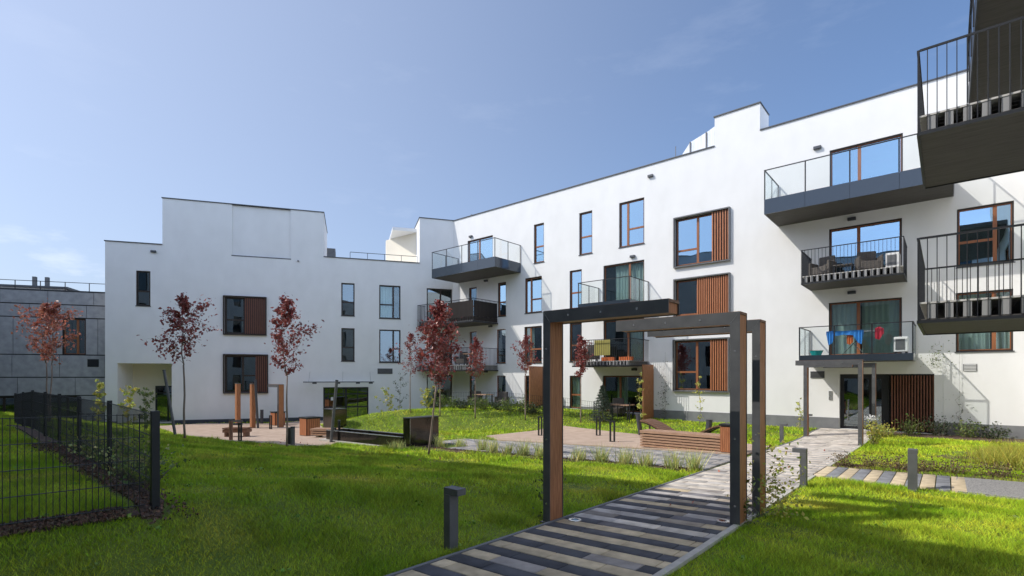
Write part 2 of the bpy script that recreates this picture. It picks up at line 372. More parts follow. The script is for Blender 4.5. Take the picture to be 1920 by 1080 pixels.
def window(fr, par, s0, s1, z0, z1, rec=.155, mull=(), trans=(), fm='frame_brown', cur=None, sill=True, shutter=None, fw=.045, bay=False, smat='slat', blind=None):
    """mull: fractions; trans: (a,b,frac) pieces between fractions a..b at height frac"""
    g = .004; a, b, c, d = s0+g, s1-g, z0+g, z1-g; d0 = -rec; d1 = -rec+.07
    mb = MB(fr)
    mb.box(a, a+fw, d0, d1, c, d); mb.box(b-fw, b, d0, d1, c, d); mb.box(a+fw, b-fw, d0, d1, d-fw, d); mb.box(a+fw, b-fw, d0, d1, c, c+fw)
    W = b-a; Hh = d-c
    for f in mull: x = a+f*W; mb.box(x-.055, x+.055, d0+.005, d1-.004, c+fw, d-fw)
    for f0, f1, h in trans:
        z = c+h*Hh; x0 = max(a+f0*W+.055, a+fw); x1 = min(a+f1*W-.055, b-fw); mb.box(x0, x1, d0+.006, d1-.008, z-.045, z+.045)
    if mull or trans:
        mo = mb; ob = MB(fr); ob.box(a, a+fw, d0, d1+.05, c, d); ob.box(b-fw, b, d0, d1+.05, c, d); ob.box(a+fw, b-fw, d0, d1+.05, d-fw, d); ob.box(a+fw, b-fw, d0, d1, c, c+fw)
        mo.v = mo.v[32:]; mo.f = [[k-32 for k in f] for f in mo.f[24:]]
        w_ = ob.build('window', 'frame_dark' if not bay else 'frame_dark', par); mo.build('mullion', fm, w_)
        i2 = MB(fr); e_ = fw+.03; i2.box(a+fw, a+e_, d0+.01, d1+.01, c+fw, d-fw); i2.box(b-e_, b-fw, d0+.01, d1+.01, c+fw, d-fw); i2.box(a+e_, b-e_, d0+.01, d1+.01, d-e_, d-fw); i2.box(a+e_, b-e_, d0+.01, d1+.01, c+fw, c+e_)
        i2.build('inner_frame', fm, w_)
    else: w_ = mb.build('window', fm, par)
    MB(fr).box(a+fw*.6, b-fw*.6, d0+.022, d0+.034, c+fw*.6, d-fw*.6).build('pane', 'pane_clear' if (cur and cur[0][2] != 'plaster_cream' and z0 < 8) else 'pane_dark' if (fr is not F1 or z0 < 5.0) else 'pane', w_)
    rm = MB(fr); e = .25; ra, rb, rc, rd, y0, y1 = a-e, b+e, c-(.05), d+.12, d0-.03, d0-2.6
    rm.face([(ra, y1, rc), (rb, y1, rc), (rb, y1, rd), (ra, y1, rd)]); rm.face([(ra, y0, rc), (ra, y1, rc), (ra, y1, rd), (ra, y0, rd)])
    rm.face([(rb, y0, rc), (rb, y1, rc), (rb, y1, rd), (rb, y0, rd)]); rm.face([(ra, y0, rd), (ra, y1, rd), (rb, y1, rd), (rb, y0, rd)])
    rm.face([(ra, y0, rc), (rb, y0, rc), (rb, y1, rc), (ra, y1, rc)])
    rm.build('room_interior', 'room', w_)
    if cur:
        for c0, c1, cm in cur:
            cb = MB(fr); n = max(6, int((c1-c0)*W/.035)); pr = None
            for i in range(n+1):
                x = a+(c0+(c1-c0)*i/n)*W; y = d0-.16+.035*math.sin(i*1.25+c0*9)+.012*math.sin(i*.7)
                cu = (cb.pt(x, y, c+.03), cb.pt(x, y, d-.05))
                if pr: cb.f.append([pr[0], cu[0], cu[1], pr[1]])
                pr = cu
            cb.build('curtain', cm, w_, smooth=True)
    if blind: MB(fr).box(a+fw, a+blind[0]*W, d0-.05, d0-.03, c+fw, c+blind[1]*Hh).build('blind', 'blind', w_)
    if sill: MB(fr).box(s0-.03, s1+.03, -rec+.072, .035, z0-.035, z0+.002).build('sill', 'coping', w_)
    if bay:
        t = .06; sb = MB(fr); o = .14
        sb.box(s0-t, s0-.002, .002, o, z0-t, z1+t); sb.box(s1+.002, s1+t, .002, o, z0-t, z1+t); sb.box(s0-.002, s1+.002, .002, o, z1+.002, z1+t); sb.box(s0-.002, s1+.002, .002, o, z0-t, z0-.002)
        sb.build('surround', bay, w_)
    if shutter:
        x0 = s0+shutter[0]*(s1-s0); x1 = s0+shutter[1]*(s1-s0); sh = MB(fr); n = int((x1-x0)/.095)
        sh.box(x0, x1, -.02, 0, z0+.03, z1-.03)
        sh.build('shutter_back', 'frame_dark', w_)
        sh = MB(fr)
        for i in range(n):
            x = x0+.02+(x1-x0-.04)*i/max(1, n-1)*1.0; sh.box(x-.026, x+.026, .003, .055, z0+.03, z1-.03)
        sh.build('shutter', smat, w_)
    return w_
def balcony(fr, par, s0, s1, dep, zb, zt, zr, kind, lbl=None, joists='out', under='underside', posts=4, closed=(True, True)):
    """slab from zb to zt, railing up to zr; glass or bar railing"""
    o = MB(fr)
    if kind == 'glass':
        o.box(s0+.03, s1-.03, .01, dep-.03, zb+.01, zt-.02); b = o.build('balcony', under, par)
        fb = MB(fr); n = posts
        for i in range(n):
            x0 = s0+(s1-s0)*i/n+.004; x1 = s0+(s1-s0)*(i+1)/n-.004; fb.box(x0, x1, dep-.028, dep, zb, zt)
        m2 = max(1, int(round(dep/1.4)))
        for x0, x1 in ((s0, s0+.027), (s1-.027, s1)):
            for i in range(m2): fb.box(x0, x1, .02+(dep-.05)*i/m2+.003, .02+(dep-.05)*(i+1)/m2-.003, zb, zt)
        fb.build('fascia', 'fascia', b)
        r = MB(fr); w_ = .022
        r.box(s0, s1, dep-.045, dep, zr-.03, zr)
        for x0, cl in ((s0, closed[0]), (s1-.045, closed[1])):
            if cl: r.box(x0, x0+.045, .02, dep-.046, zr-.03, zr)
            if cl:
                for q in (.05, dep*.5): r.box(x0+.01, x0+.032, q-w_, q+w_, zt, zr-.031)
        for i in range(n+1):
            x = s0+.022+(s1-s0-.044)*i/n; r.box(x-w_, x+w_, dep-.035, dep-.012, zt, zr-.031)
        r.build('railing', 'blackmetal', b)
        for i in range(n):
            x0 = s0+(s1-s0)*i/n+.03; x1 = s0+(s1-s0)*(i+1)/n-.03
            MB(fr).box(x0, x1, dep-.028, dep-.018, zt+.04, zr-.04).build('glass_panel', 'clearglass', b)
        for x, cl in ((s0+.018, closed[0]), (s1-.028, closed[1])):
            if cl: MB(fr).box(x, x+.01, .08, dep-.06, zt+.04, zr-.04).build('glass_panel', 'clearglass', b)
    else:
        o.box(s0+.02, s1-.02, .01, dep-.02, zb, zb+.05); b = o.build('balcony', under, par)
        j = MB(fr)
        if joists == 'out':
            n = int((s1-s0)/.19)
            for i in range(n): x = s0+.06+(s1-s0-.12)*(i+.5)/n; j.box(x-.045, x+.045, .02, dep-.03, zb+.055, zt-.03)
        else:
            n = int(dep/.21)
            for i in range(n): x = .06+(dep-.12)*(i+.5)/n; j.box(s0+.03, s1-.03, x-.05, x+.05, zb+.055, zt-.03)
        j.build('joists', 'joist', b)
        dk = MB(fr)
        if joists == 'out':
            n = int(dep/.15)
            for i in range(n): dk.box(s0+.02, s1-.02, .02+(dep-.04)*i/n, .02+(dep-.04)*(i+1)/n-.012, zt-.028, zt)
        else:
            n = int((s1-s0)/.15)
            for i in range(n): dk.box(s0+.02+(s1-s0-.04)*i/n, s0+.02+(s1-s0-.04)*(i+1)/n-.012, .02, dep-.02, zt-.028, zt)
        dk.build('decking', 'deckboard', b)
        r = MB(fr)
        for z0, z1 in ((zr-.03, zr), (zb-.02, zb+.03)):
            r.box(s0, s1, dep-.02, dep+.015, z0, z1); r.box(s0-.015, s0+.015, .02, dep-.021, z0, z1); r.box(s1-.015, s1+.015, .02, dep-.021, z0, z1)
        sp = .115; n = int((s1-s0)/sp)
        for i in range(n+1): x = s0+(s1-s0)*i/n; r.box(x-.006, x+.006, dep-.012, dep+.008, zb+.031, zr-.031)
        n = int(dep/sp)
        for i in range(1, n):
            y = dep*i/n
            for x in (s0, s1): r.box(x-.01, x+.01, y-.006, y+.006, zb+.031, zr-.031)
        r.build('railing', 'blackmetal', b)
    if lbl: b['label'] = lbl
    return b
def lamp_box(fr, par, s, z, d=0.0):
    MB(fr).box(s-.14, s+.14, d+.002, d+.12, z-.06, z+.06).build('wall_lamp', 'coping', par, bevel=.01)
def vent(fr, par, s0, s1, z0, z1, m='graymetal'):
    b = MB(fr); b.box(s0, s1, .002, .02, z0, z1); o = b.build('vent', 'coping' if m != 'white' else 'graymetal', par); l = MB(fr); n = max(3, int((z1-z0)/.05))
    for i in range(n):
        z = z0+(z1-z0)*(i+.2)/n; l.box(s0+.02, s1-.02, .021, .04, z, z+(z1-z0)/n*.5)
    l.build('louvre', m, o)
# ---- long white block
B1 = thing('apartment_building', 'long white four-storey block in full sun with copper-brown windows, balconies and slatted shutters', 'building', (-12, V1, -.45))
prof1 = [(-26.16, -8.31, 12.48), (-8.31, -6.33, 13.85), (-6.33, 2.1, 12.62)]
NAR = dict(trans=((0, 1, .42),)); TWO = dict(mull=(.33,), trans=((.33, 1, .38),)); DOOR = dict(mull=(.42,), sill=False)
G_ = 'curtain_green'; C_ = 'curtain'
wins = [(-19.06, -18.30, 8.53, 10.87, NAR), (-15.82, -14.97, 8.53, 10.9, NAR), (-13.31, -11.87, 8.54, 10.92, TWO),
 (-24.75, -22.43, 8.72, 10.86, dict(DOOR, mull=(.45,))), (-3.67, -1.27, 8.82, 10.97, DOOR),
 (-19.75, -18.46, 5.55, 7.71, TWO), (-22.0, -21.3, 5.53, 7.7, dict(NAR)), (-24.62, -23.9, 5.5, 7.67, NAR), (-16.47, -15.65, 5.53, 7.73, NAR),
 (-14.26, -11.87, 5.4, 7.71, dict(DOOR, mull=(.64,), cur=((.25, .98, C_),))), (-3.69, -1.3, 5.5, 7.74, DOOR), (.28, 1.76, 5.62, 7.72, dict(mull=(.68,), trans=((0, .68, .42),), blind=(.66, .68))),
 (-19.8, -18.46, 2.5, 4.73, dict(TWO, cur=((0, .4, C_),))), (-22.12, -21.33, 2.54, 4.71, dict()), (-24.58, -23.9, 2.56, 4.71, dict()), (-16.47, -15.65, 2.54, 4.73, NAR),
 (-14.26, -11.87, 2.42, 4.71, dict(DOOR, mull=(.6,), cur=((.62, .9, C_),))), (-3.7, -1.3, 2.52, 4.71, dict(DOOR, cur=((.03, .38, C_), (.46, .99, G_)))), (.25, 1.74, 2.57, 4.7, dict(mull=(.68,), cur=((.02, .62, C_), (.72, .97, C_)))),
 (-22.12, -21.33, -.13, 1.74, dict(sill=False)), (-24.58, -24.0, -.13, 1.74, dict(sill=False)), (-19.8, -18.46, -.15, 1.74, dict(mull=(.4,), sill=False, trans=((.4, 1, .38),))), (-16.47, -15.68, -.14, 1.73, dict(NAR, sill=False, cur=((.02, .98, G_),))),
 (-14.3, -11.88, -.2, 1.73, dict(DOOR, cur=((.3, .55, G_),)))]
bays = [(-10.21, -7.65, 7.08, 9.43, (.70, .995), (.42,), ((0, .42, .33),)), (-10.21, -7.65, 4.13, 6.41, (.43, .995), (.42,), ((0, .42, .25),)), (-10.25, -7.69, 1.0, 3.44, (.69, .995), (.42,), ((0, .42, .37),))]
ENT = (-3.33, -.35, -.43, 1.78)
holes = [w_[:4]+(.16,) for w_ in wins]+[b_[:4]+(.16,) for b_ in bays]+[ENT+(.35,)]
facade(F1, prof1, -1.4, holes, .16, (14, 1.45, 14), 'wall', 'plaster', B1)
coping(F1, prof1, B1, (14, 1.45, 14))
for w_ in wins: window(F1, B1, *w_[:4], **w_[4])
for b_ in bays: window(F1, B1, *b_[:4], shutter=b_[4], mull=b_[5], trans=b_[6], sill=False, bay='graymetal', fw=.06)
pl = MB(F1)
xs = [-26.16, -24.58, -24.0, -22.12, -21.33, -19.8, -18.46, -16.47, -15.68, -14.3, -11.88, -3.33, -.35, 2.1]
for i in range(0, len(xs)-1):
    mid = (xs[i]+xs[i+1])/2
    if any(w_[0] < mid < w_[1] and w_[2] < 0 for w_ in wins):
        pl.box(xs[i]+.001, xs[i+1]-.001, .003, .03, -1.4, -.2 if xs[i] != -14.3 else -.24); continue
    if abs(mid+1.84) < .1: continue
    pl.box(xs[i], xs[i+1], .003, .03, -1.4, 0)
pl.build('plinth', 'plinth', B1)
balcony(F1, B1, -5.6, .2, 2.25, 8.2, 8.79, 9.98, 'glass', posts=4)
balcony(F1, B1, -25.64, -20.07, 2.4, 8.1, 8.69, 9.8, 'glass', posts=4)
balcony(F1, B1, -4.32, -1.15, 2.0, 5.28, 5.58, 6.6, 'bars')
balcony(F1, B1, -4.39, -.87, 2.08, 2.25, 2.5, 3.6, 'glass', posts=3)
balcony(F1, B1, -27.2, -21.95, 2.3, 5.05, 5.4, 6.48, 'bars')
balcony(F1, B1, -27.2, -21.95, 2.3, 2.05, 2.4, 3.48, 'bars')
balcony(F1, B1, -14.55, -11.6, 2.1, 5.22, 5.42, 6.53, 'glass', posts=2)
balcony(F1, B1, -14.9, -11.6, 2.1, 2.2, 2.46, 3.55, 'bars')
# black infill behind the rails of the corner balcony
MB(F1).box(-24.2, -21.98, 2.25, 2.27, 5.15, 6.35).build('privacy_screen', 'frame_dark', B1)
MB(F1).box(-21.985, -21.97, .1, 2.2, 5.15, 6.35).build('privacy_screen', 'frame_dark', B1)
for s, z in ((-4.1, 11.2), (-2.9, 8.0), (-2.9, 5.05), (-24.4, 11.1), (-12.5, 7.95), (-12.4, 2.05), (-23.0, 7.95), (-23.0, 2.0), (-11.5, 11.9), (-22.6, 4.95)): lamp_box(F1, B1, s, z)
vent(F1, B1, -4.36, -3.85, 1.62, 1.9); vent(F1, B1, .45, .82, 1.88, 2.13, 'white')
MB(F1).box(-3.70, -3.57, .002, .03, .72, 1.09).build('intercom', 'silver', B1, bevel=.005)
# entrance: glazed door and slatted wall inside the opening
en = MB(F1); en.box(-3.326, -3.2, -.3, -.2, -.43, 1.776); en.box(-1.95, -1.7, -.3, -.2, -.43, 1.776); en.box(-3.2, -1.95, -.3, -.2, 1.6, 1.776); en.box(-2.35, -2.27, -.3, -.2, -.43, 1.6); en.box(-3.2, -2.35, -.3, -.2, -.43, -.33)
dr = en.build('door', 'blackmetal', B1)
MB(F1).box(-3.2, -2.35, -.27, -.255, -.33, 1.6).build('pane', 'pane_dark', dr); MB(F1).box(-2.27, -1.95, -.27, -.255, -.43, 1.6).build('pane', 'pane_dark', dr)
MB(F1).tube([(-3.05, -.15, -.1), (-3.05, -.15, .75)], .015).build('handle', 'silver', dr)
h = MB(F1)
h.face([(-3.32, -3, -.45), (-.36, -3, -.45), (-.36, -3, 1.8), (-3.32, -3, 1.8)]); h.face([(-3.32, -.36, -.45), (-3.32, -3, -.45), (-3.32, -3, 1.8), (-3.32, -.36, 1.8)])
h.face([(-1.7, -.36, -.45), (-1.7, -3, -.45), (-1.7, -3, 1.8), (-1.7, -.36, 1.8)]); h.face([(-3.32, -.36, 1.79), (-1.7, -.36, 1.79), (-1.7, -3, 1.79), (-3.32, -3, 1.79)]); h.face([(-3.32, -.36, -.445), (-1.7, -.36, -.445), (-1.7, -3, -.445), (-3.32, -3, -.445)])
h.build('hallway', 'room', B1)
MB(F1).box(-1.69, -.36, -.34, -.3, -.43, 1.776).build('slatted_wall_back', 'frame_dark', B1)
sl_ = MB(F1)
for i in range(15): x = -1.63+i*.088; sl_.box(x, x+.045, -.295, -.04, -.38, 1.72)
sl_.build('slatted_wall', 'slat_dark', B1)
MB(F1).box(-1.69, -.36, -.3, -.02, 1.73, 1.777).build('lintel', 'blackmetal', B1)
# climbing wires
for s in (-.1, .35, -10.7):
    MB(F1).tube([(s, .08, -.4), (s, .08, 2.9)], .004, n=4).build('climbing_wire', 'silver', B1)
# roof furniture
rs = MB(F1)
rs.tube([(-10.7, -1.2, 12.55), (-10.7, -1.2, 13.6)], .02, n=4)
rs.build('lightning_rod', 'graymetal', B1)
pn = MB(F1)
pp = [(-10.6, 12.56, 12.6), (-9.85, 12.56, 13.5), (-9.05, 12.56, 13.75), (-8.33, 12.56, 14.05)]
for (a, z0, z1), (b, z2, z3) in zip(pp, pp[1:]):
    i = len(pn.v)
    for y in (-1.0, -1.05):
        for x, z in ((a+.01, z0), (b-.01, z2), (b-.01, z3), (a+.01, z1)): pn.pt(x, y, z)
    for q in ((0, 1, 2, 3), (7, 6, 5, 4), (0, 4, 5, 1), (1, 5, 6, 2), (2, 6, 7, 3), (3, 7, 4, 0)): pn.f.append([i+k for k in q])
pn.build('roof_screen', 'metalsheet', B1)
ps = MB(F1)
for s, z in ((-9.85, 13.5), (-9.05, 13.75), (-8.36, 14.05)): ps.box(s-.025, s+.025, -.99, -.95, 12.56, z)
ps.build('screen_post', 'graymetal', B1)
c_ = MB(F1); c_.box(-27.5, -26.6, -3.2, -2.2, 12.56, 13.3); c_.box(-27.6, -26.5, -3.3, -2.1, 13.3, 13.38); c_.box(-27.15, -27.05, -2.8, -2.7, 13.38, 13.8)
c_.build('chimney', 'graymetal', B1)
# ---- left white block, its front in shade
B2 = thing('apartment_building', 'white stepped block in shade on the left with dark windows and a recessed entrance', 'building', (-32, 15.2, -1.15), math.atan2(D2[1], D2[0]))
prof2 = [(-13.31, -10.46, 9.49), (-10.46, -1.48, 12.26), (-1.48, 4.67, 9.40), (4.67, 6.99, 12.5)]
W2_ = [(-11.79, -11.07, 5.83, 7.89, dict(NAR, fm='frame_dark')), (-.4, .43, 5.65, 7.8, dict(NAR, fm='frame_dark')), (2.0, 3.39, 5.56, 7.79, dict(mull=(.66,), trans=((0, .66, .42),), fm='frame_dark', cur=((.05, .6, C_),))),
 (-.4, .43, 2.68, 4.85, dict(NAR, fm='frame_dark')), (2.0, 3.39, 2.62, 4.82, dict(mull=(.66,), trans=((.66, 1, .42),), fm='frame_dark')),
 (5.15, 6.9, 5.5, 7.74, dict(mull=(.55,), fm='frame_dark', sill=False)), (6.0, 6.9, 2.4, 4.71, dict(mull=(.5,), fm='frame_dark', sill=False)), (5.15, 6.9, -.28, 1.79, dict(mull=(.5,), fm='frame_dark', sill=False, cur=((.03, .3, C_),)))]
bays2 = [(-7.18, -4.89, 4.3, 6.58, (.5, .99), (.47,), ((0, .47, .38),)), (-7.18, -4.80, .7, 3.0, (.73, .99), (.42,), ((.42, .73, .45),))]
REC = (-12.71, -9.98, -1.16, 2.46); DR2 = (-1.51, 1.31, -1.15, .99)
holes2 = [x[:4]+(.16,) for x in W2_]+[x[:4]+(.16,) for x in bays2]+[REC+(2.2,), DR2+(.3,), (-6.77, -3.45, 9.15, 12.2601, .1)]
facade(F2, prof2, -1.6, holes2, .16, (12, 5, 12, 9), 'wall', 'plaster', B2)
MB(F2).face([(-6.77, -.07, 9.15), (-3.45, -.07, 9.15), (-3.45, -.07, 12.26), (-6.77, -.07, 12.26)]) if 0 else None
q = MB(F2); q.face([(-6.77, -.1, 9.15), (-3.45, -.1, 9.15), (-3.45, -.1, 12.255), (-6.77, -.1, 12.255)]); q.build('inset_panel', 'plaster', B2)
MB(F2).box(-6.8, -3.42, -.068, .02, 9.10, 9.152).build('inset_sill', 'coping', B2)
coping(F2, prof2, B2, (12, 5, 12, 9))
for w_ in W2_: window(F2, B2, *w_[:4], **w_[4])
for b_ in bays2: window(F2, B2, *b_[:4], shutter=b_[4], mull=b_[5], trans=b_[6], sill=False, bay='frame_dark', fw=.08, fm='frame_dark', smat='slat_dark')
pl = MB(F2)
for a, b in ((-13.31, -12.71), (-9.98, -1.51), (1.31, 6.99)): pl.box(a+.001, b-.001, .003, .03, -1.6, -.92)
pl.build('plinth', 'plinth_shaded', B2)
# recess back with its door
bk = MB(F2); bk.face([(-12.71, -2.2, -1.16), (-11.5, -2.2, -1.16), (-11.5, -2.2, 2.46), (-12.71, -2.2, 2.46)]); bk.face([(-11.5, -2.2, 1.1), (-9.98, -2.2, 1.1), (-9.98, -2.2, 2.46), (-11.5, -2.2, 2.46)])
bk.build('recess_wall', 'plaster_cream', B2)
d_ = MB(F2)
for a, b in ((-11.5, -11.42), (-10.85, -10.78), (-10.1, -9.985)): d_.box(a, b, -2.26, -2.18, -1.15, 1.1)
d_.box(-11.42, -10.1, -2.25, -2.19, 1.02, 1.1); d_.box(-11.42, -10.1, -2.25, -2.19, .62, .70)
d_ = d_.build('door', 'blackmetal', B2); MB(F2).box(-11.42, -10.1, -2.24, -2.23, -1.14, 1.03).build('pane', 'pane_dark', d_)
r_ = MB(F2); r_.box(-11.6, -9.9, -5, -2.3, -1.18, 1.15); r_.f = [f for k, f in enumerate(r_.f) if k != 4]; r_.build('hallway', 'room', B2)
d_ = MB(F2)
for a, b in ((-1.505, -1.42), (-.18, -.05), (.6, .66), (1.22, 1.305)): d_.box(a, b, -.28, -.2, -1.14, .985)
for z in (-.35, .5, .905): d_.box(-1.42, 1.22, -.275, -.205, z, z+.08)
d_ = d_.build('door', 'blackmetal', B2); MB(F2).box(-1.42, 1.22, -.26, -.25, -1.14, .92).build('pane', 'pane_dark', d_)
MB(F2).box(-1.05, -.9, -.248, -.246, .12, .34).build('notice', 'white', d_)
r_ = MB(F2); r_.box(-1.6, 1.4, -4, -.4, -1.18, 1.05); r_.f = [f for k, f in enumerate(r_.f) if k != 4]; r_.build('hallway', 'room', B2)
cn = MB(F2); cn.box(-2.6, 1.6, .01, 1.15, 1.33, 1.36); cn = cn.build('entrance_canopy', 'clearglass', B2)
k_ = MB(F2); k_.box(-2.62, 1.62, 1.151, 1.19, 1.31, 1.37)
for x in (-2.1, -.7, .5, 1.3): k_.box(x, x+.25, .8, .95, 1.22, 1.325)
for x in (-2.3, -.3, 1.4): k_.tube([(x, .02, 2.0), (x, 1.1, 1.37)], .008, n=4)
k_.build('canopy_rail', 'coping', cn)
vent(F2, B2, 1.89, 2.86, 1.86, 2.22)
lamp_box(F2, B2, -10.9, 9.05); MB(F2).box(-3.05, -2.95, .002, .1, 9.0, 9.06).build('wall_lamp', 'coping', B2)
# roof terrace: railing, sunlit loggia wall and louvred unit
tr = MB(F2); tr.box(.15, 4.6, -.42, -.39, 9.92, 9.95)
for i in range(5): x = .15+i*1.11; tr.box(x-.015, x+.015, -.42, -.39, 9.45, 9.92)
tr.build('roof_railing', 'blackmetal', B2)
lg = MB(F2); lg.box(3.0, 4.66, -5.2, -1.7, 12.0, 12.22); lg.build('loggia_roof', 'white', B2)
lg = MB(F2); lg.prism([(2.75, -4.6), (4.66, -1.9), (4.66, -5.2), (2.75, -5.2)], 9.42, 11.99); lg.build('loggia_wall', 'plaster_cream', B2)
lg = MB(F2); lg.box(-1.5, -.9, -6.4, -5.1, 9.42, 11.2); lg.build('roof_louvre_unit', 'graymetal', B2)
c_ = MB(F2)
for x in (5.6, 6.9): c_.box(x, x+.09, -2.0, -1.9, 12.52, 12.95)
c_.box(7.2, 8.6, -3.4, -2.4, 12.52, 13.1); c_.build('chimney', 'graymetal', B2)
# ---- grey stone block far left, 0.9 m behind the white front
F3 = frame((P2[0]-.9*N2[0], P2[1]-.9*N2[1], 0), D2, N2)
B3 = thing('stone_clad_building', 'dark grey stone-panelled block on the far left edge with a roof railing', 'building', F3(-20, 0, -1.15), math.atan2(D2[1], D2[0]))
W3 = [(-15.7, -14.6, 2.95, 5.06), (-20.0, -14.9, -.9, .55)]
facade(F3, [(-34, -13.2, 6.62)], -1.6, [x+(.2,) for x in W3], .2, 14, 'wall', 'joint', B3)
pn = MB(F3); rows = [(-1.6, -.52), (-.5, .56), (.6, 1.62), (1.66, 2.92), (2.96, 5.06), (5.10, 5.82), (5.86, 6.60)]
for k, (z0, z1) in enumerate(rows):
    x = -34.0+(k % 2)*.55
    while x < -13.3:
        wd = 2.2+.5*((k*7) % 3)/2 if k != 4 else 2.0; a, b = x, min(x+wd, -13.22)
        cut = False
        for w_ in W3:
            if a < w_[1] and b > w_[0] and z0 < w_[3]-.05 and z1 > w_[2]+.05:
                cut = True
                if w_[0]-.02 > a+.1: pn.box(a+.012, w_[0]-.02, .002, .03, z0+.01, z1-.01)
                if b > w_[1]+.12: pn.box(w_[1]+.02, b-.012, .002, .03, z0+.01, z1-.01)
        if not cut and b-a > .1: pn.box(a+.012, b-.012, .002, .03, z0+.01, z1-.01)
        x += wd
pn.build('stone_panels', 'stone_gray', B3)
window(F3, B3, *W3[0], mull=(.62,), trans=((0, .62, .45),), cur=((.02, .6, 'plaster_cream'),), sill=False)
window(F3, B3, *W3[1], mull=(.3, .6, .88), fm='frame_dark', cur=((.62, .86, 'plaster_cream'),), sill=False)
MB(F3).box(-14.5, -13.95, .031, .05, 2.25, 2.7).build('vent', 'blackmetal', B3)
tr = MB(F3); tr.box(-34, -13.3, -.5, -.46, 7.2, 7.23)
for i in range(18): x = -33.5+i*1.18; tr.box(x-.015, x+.015, -.5, -.46, 6.62, 7.2)
tr.build('roof_railing', 'blackmetal', B3)
MB(F3).box(-34, -13.2, -.3, .06, 6.622, 6.67).build('roof_coping', 'coping', B3)
B4 = thing('rooftop_house', 'white roof house with two flues showing above the stone block', 'building', F3(-24, -9, 6.62), math.atan2(D2[1], D2[0]))
MB(F3).box(-34, -18.3, -12, -6, 6.64, 7.6).build('wall', 'plaster', B4)
MB(F3).box(-34, -18.0, -12.2, -5.8, 7.6, 7.72).build('roof', 'coping', B4)
for x in (-19.8, -20.5): MB(F3).box(x, x+.2, -7.2, -7, 7.72, 8.5).build('flue', 'graymetal', B4)
# ---- wing on the right (only its balconies reach into view)
F4 = frame((2.12, 0, 0), (0, 1, 0), (-1, 0, 0))
B5 = thing('apartment_building', 'white wing just beyond the right edge with dark projecting balconies overhead', 'building', (4, 14, -.3))
wins4 = [(10.9, 13.0, 2.55, 4.7), (10.9, 13.0, 5.55, 7.7), (15.5, 17.5, 2.55, 4.7), (15.5, 17.5, 5.55, 7.7), (6, 8, 2.55, 4.7)]
facade(F4, [(6.0, 24.49, 12.6)], -1.2, [x+(.16,) for x in wins4], .16, 12, 'wall', 'plaster', B5)
for w_ in wins4: window(F4, B5, *w_, mull=(.45,), sill=False)
balcony(F4, B5, 10.45, 13.5, 2.47, 5.55, 5.85, 6.9, 'bars', joists='along', lbl='dark barred balcony overhead, upper of the two')
balcony(F4, B5, 10.45, 13.5, 2.47, 2.55, 2.87, 3.9, 'bars', joists='along', lbl='dark barred balcony at the right edge, lower of the two')
b = MB(F4); b.box(8.6, 17.4, .01, 1.67, 8.56, 8.75); b = b.build('balcony', 'underside', B5)
MB(F4).box(8.55, 17.45, 1.672, 1.70, 8.5, 9.05).build('fascia', 'blackmetal', b)
r = MB(F4)
for z in (9.2, 9.5, 9.8): r.box(8.6, 17.4, 1.72, 1.735, z, z+.012)
for i in range(8): x = 8.7+i*1.23; r.box(x-.02, x+.02, 1.705, 1.73, 8.6, 9.82)
r.build('railing', 'blackmetal', b)
# ---- block opposite, behind the camera: shades the lawn and shows in the panes
F5 = frame((0, -1.6, 0), (-1, 0, 0), (0, 1, 0))
B6 = thing('apartment_building', 'white block across the courtyard behind the viewer, mirrored in the window panes', 'building', (-20, -6, 0))
wins5 = []
for k, s in enumerate((-1.5, 3.5, 8, 12.5, 17, 22, 27)):
    for z in (-.1, 2.6, 5.6, 8.6): wins5.append((s, s+(1.9 if k % 2 else 1.1), z, z+(2.0 if z < 8.6 else 1.9)))
facade(F5, [(-8, 9.3, 11.7), (9.3, 10.8, 12.1), (10.8, 14.2, 12.7), (14.2, 31, 13.9), (31, 40, 9.2), (40, 75, 6.2)], -1.0, [x+(.16,) for x in wins5], .16, 10, 'wall', 'plaster_gray', B6)
coping(F5, [(-8, 9.3, 11.7), (9.3, 10.8, 12.1), (10.8, 14.2, 12.7), (14.2, 31, 13.9), (31, 40, 9.2), (40, 75, 6.2)], B6, 10)
for w_ in wins5:
    m_ = MB(F5); m_.box(w_[0]+.004, w_[1]-.004, -.15, -.1, w_[2]+.004, w_[3]-.004); o_ = m_.build('window', 'frame_dark', B6)
    MB(F5).box(w_[0]+.07, w_[1]-.07, -.098, -.09, w_[2]+.07, w_[3]-.07).build('pane', 'darkglass', o_)
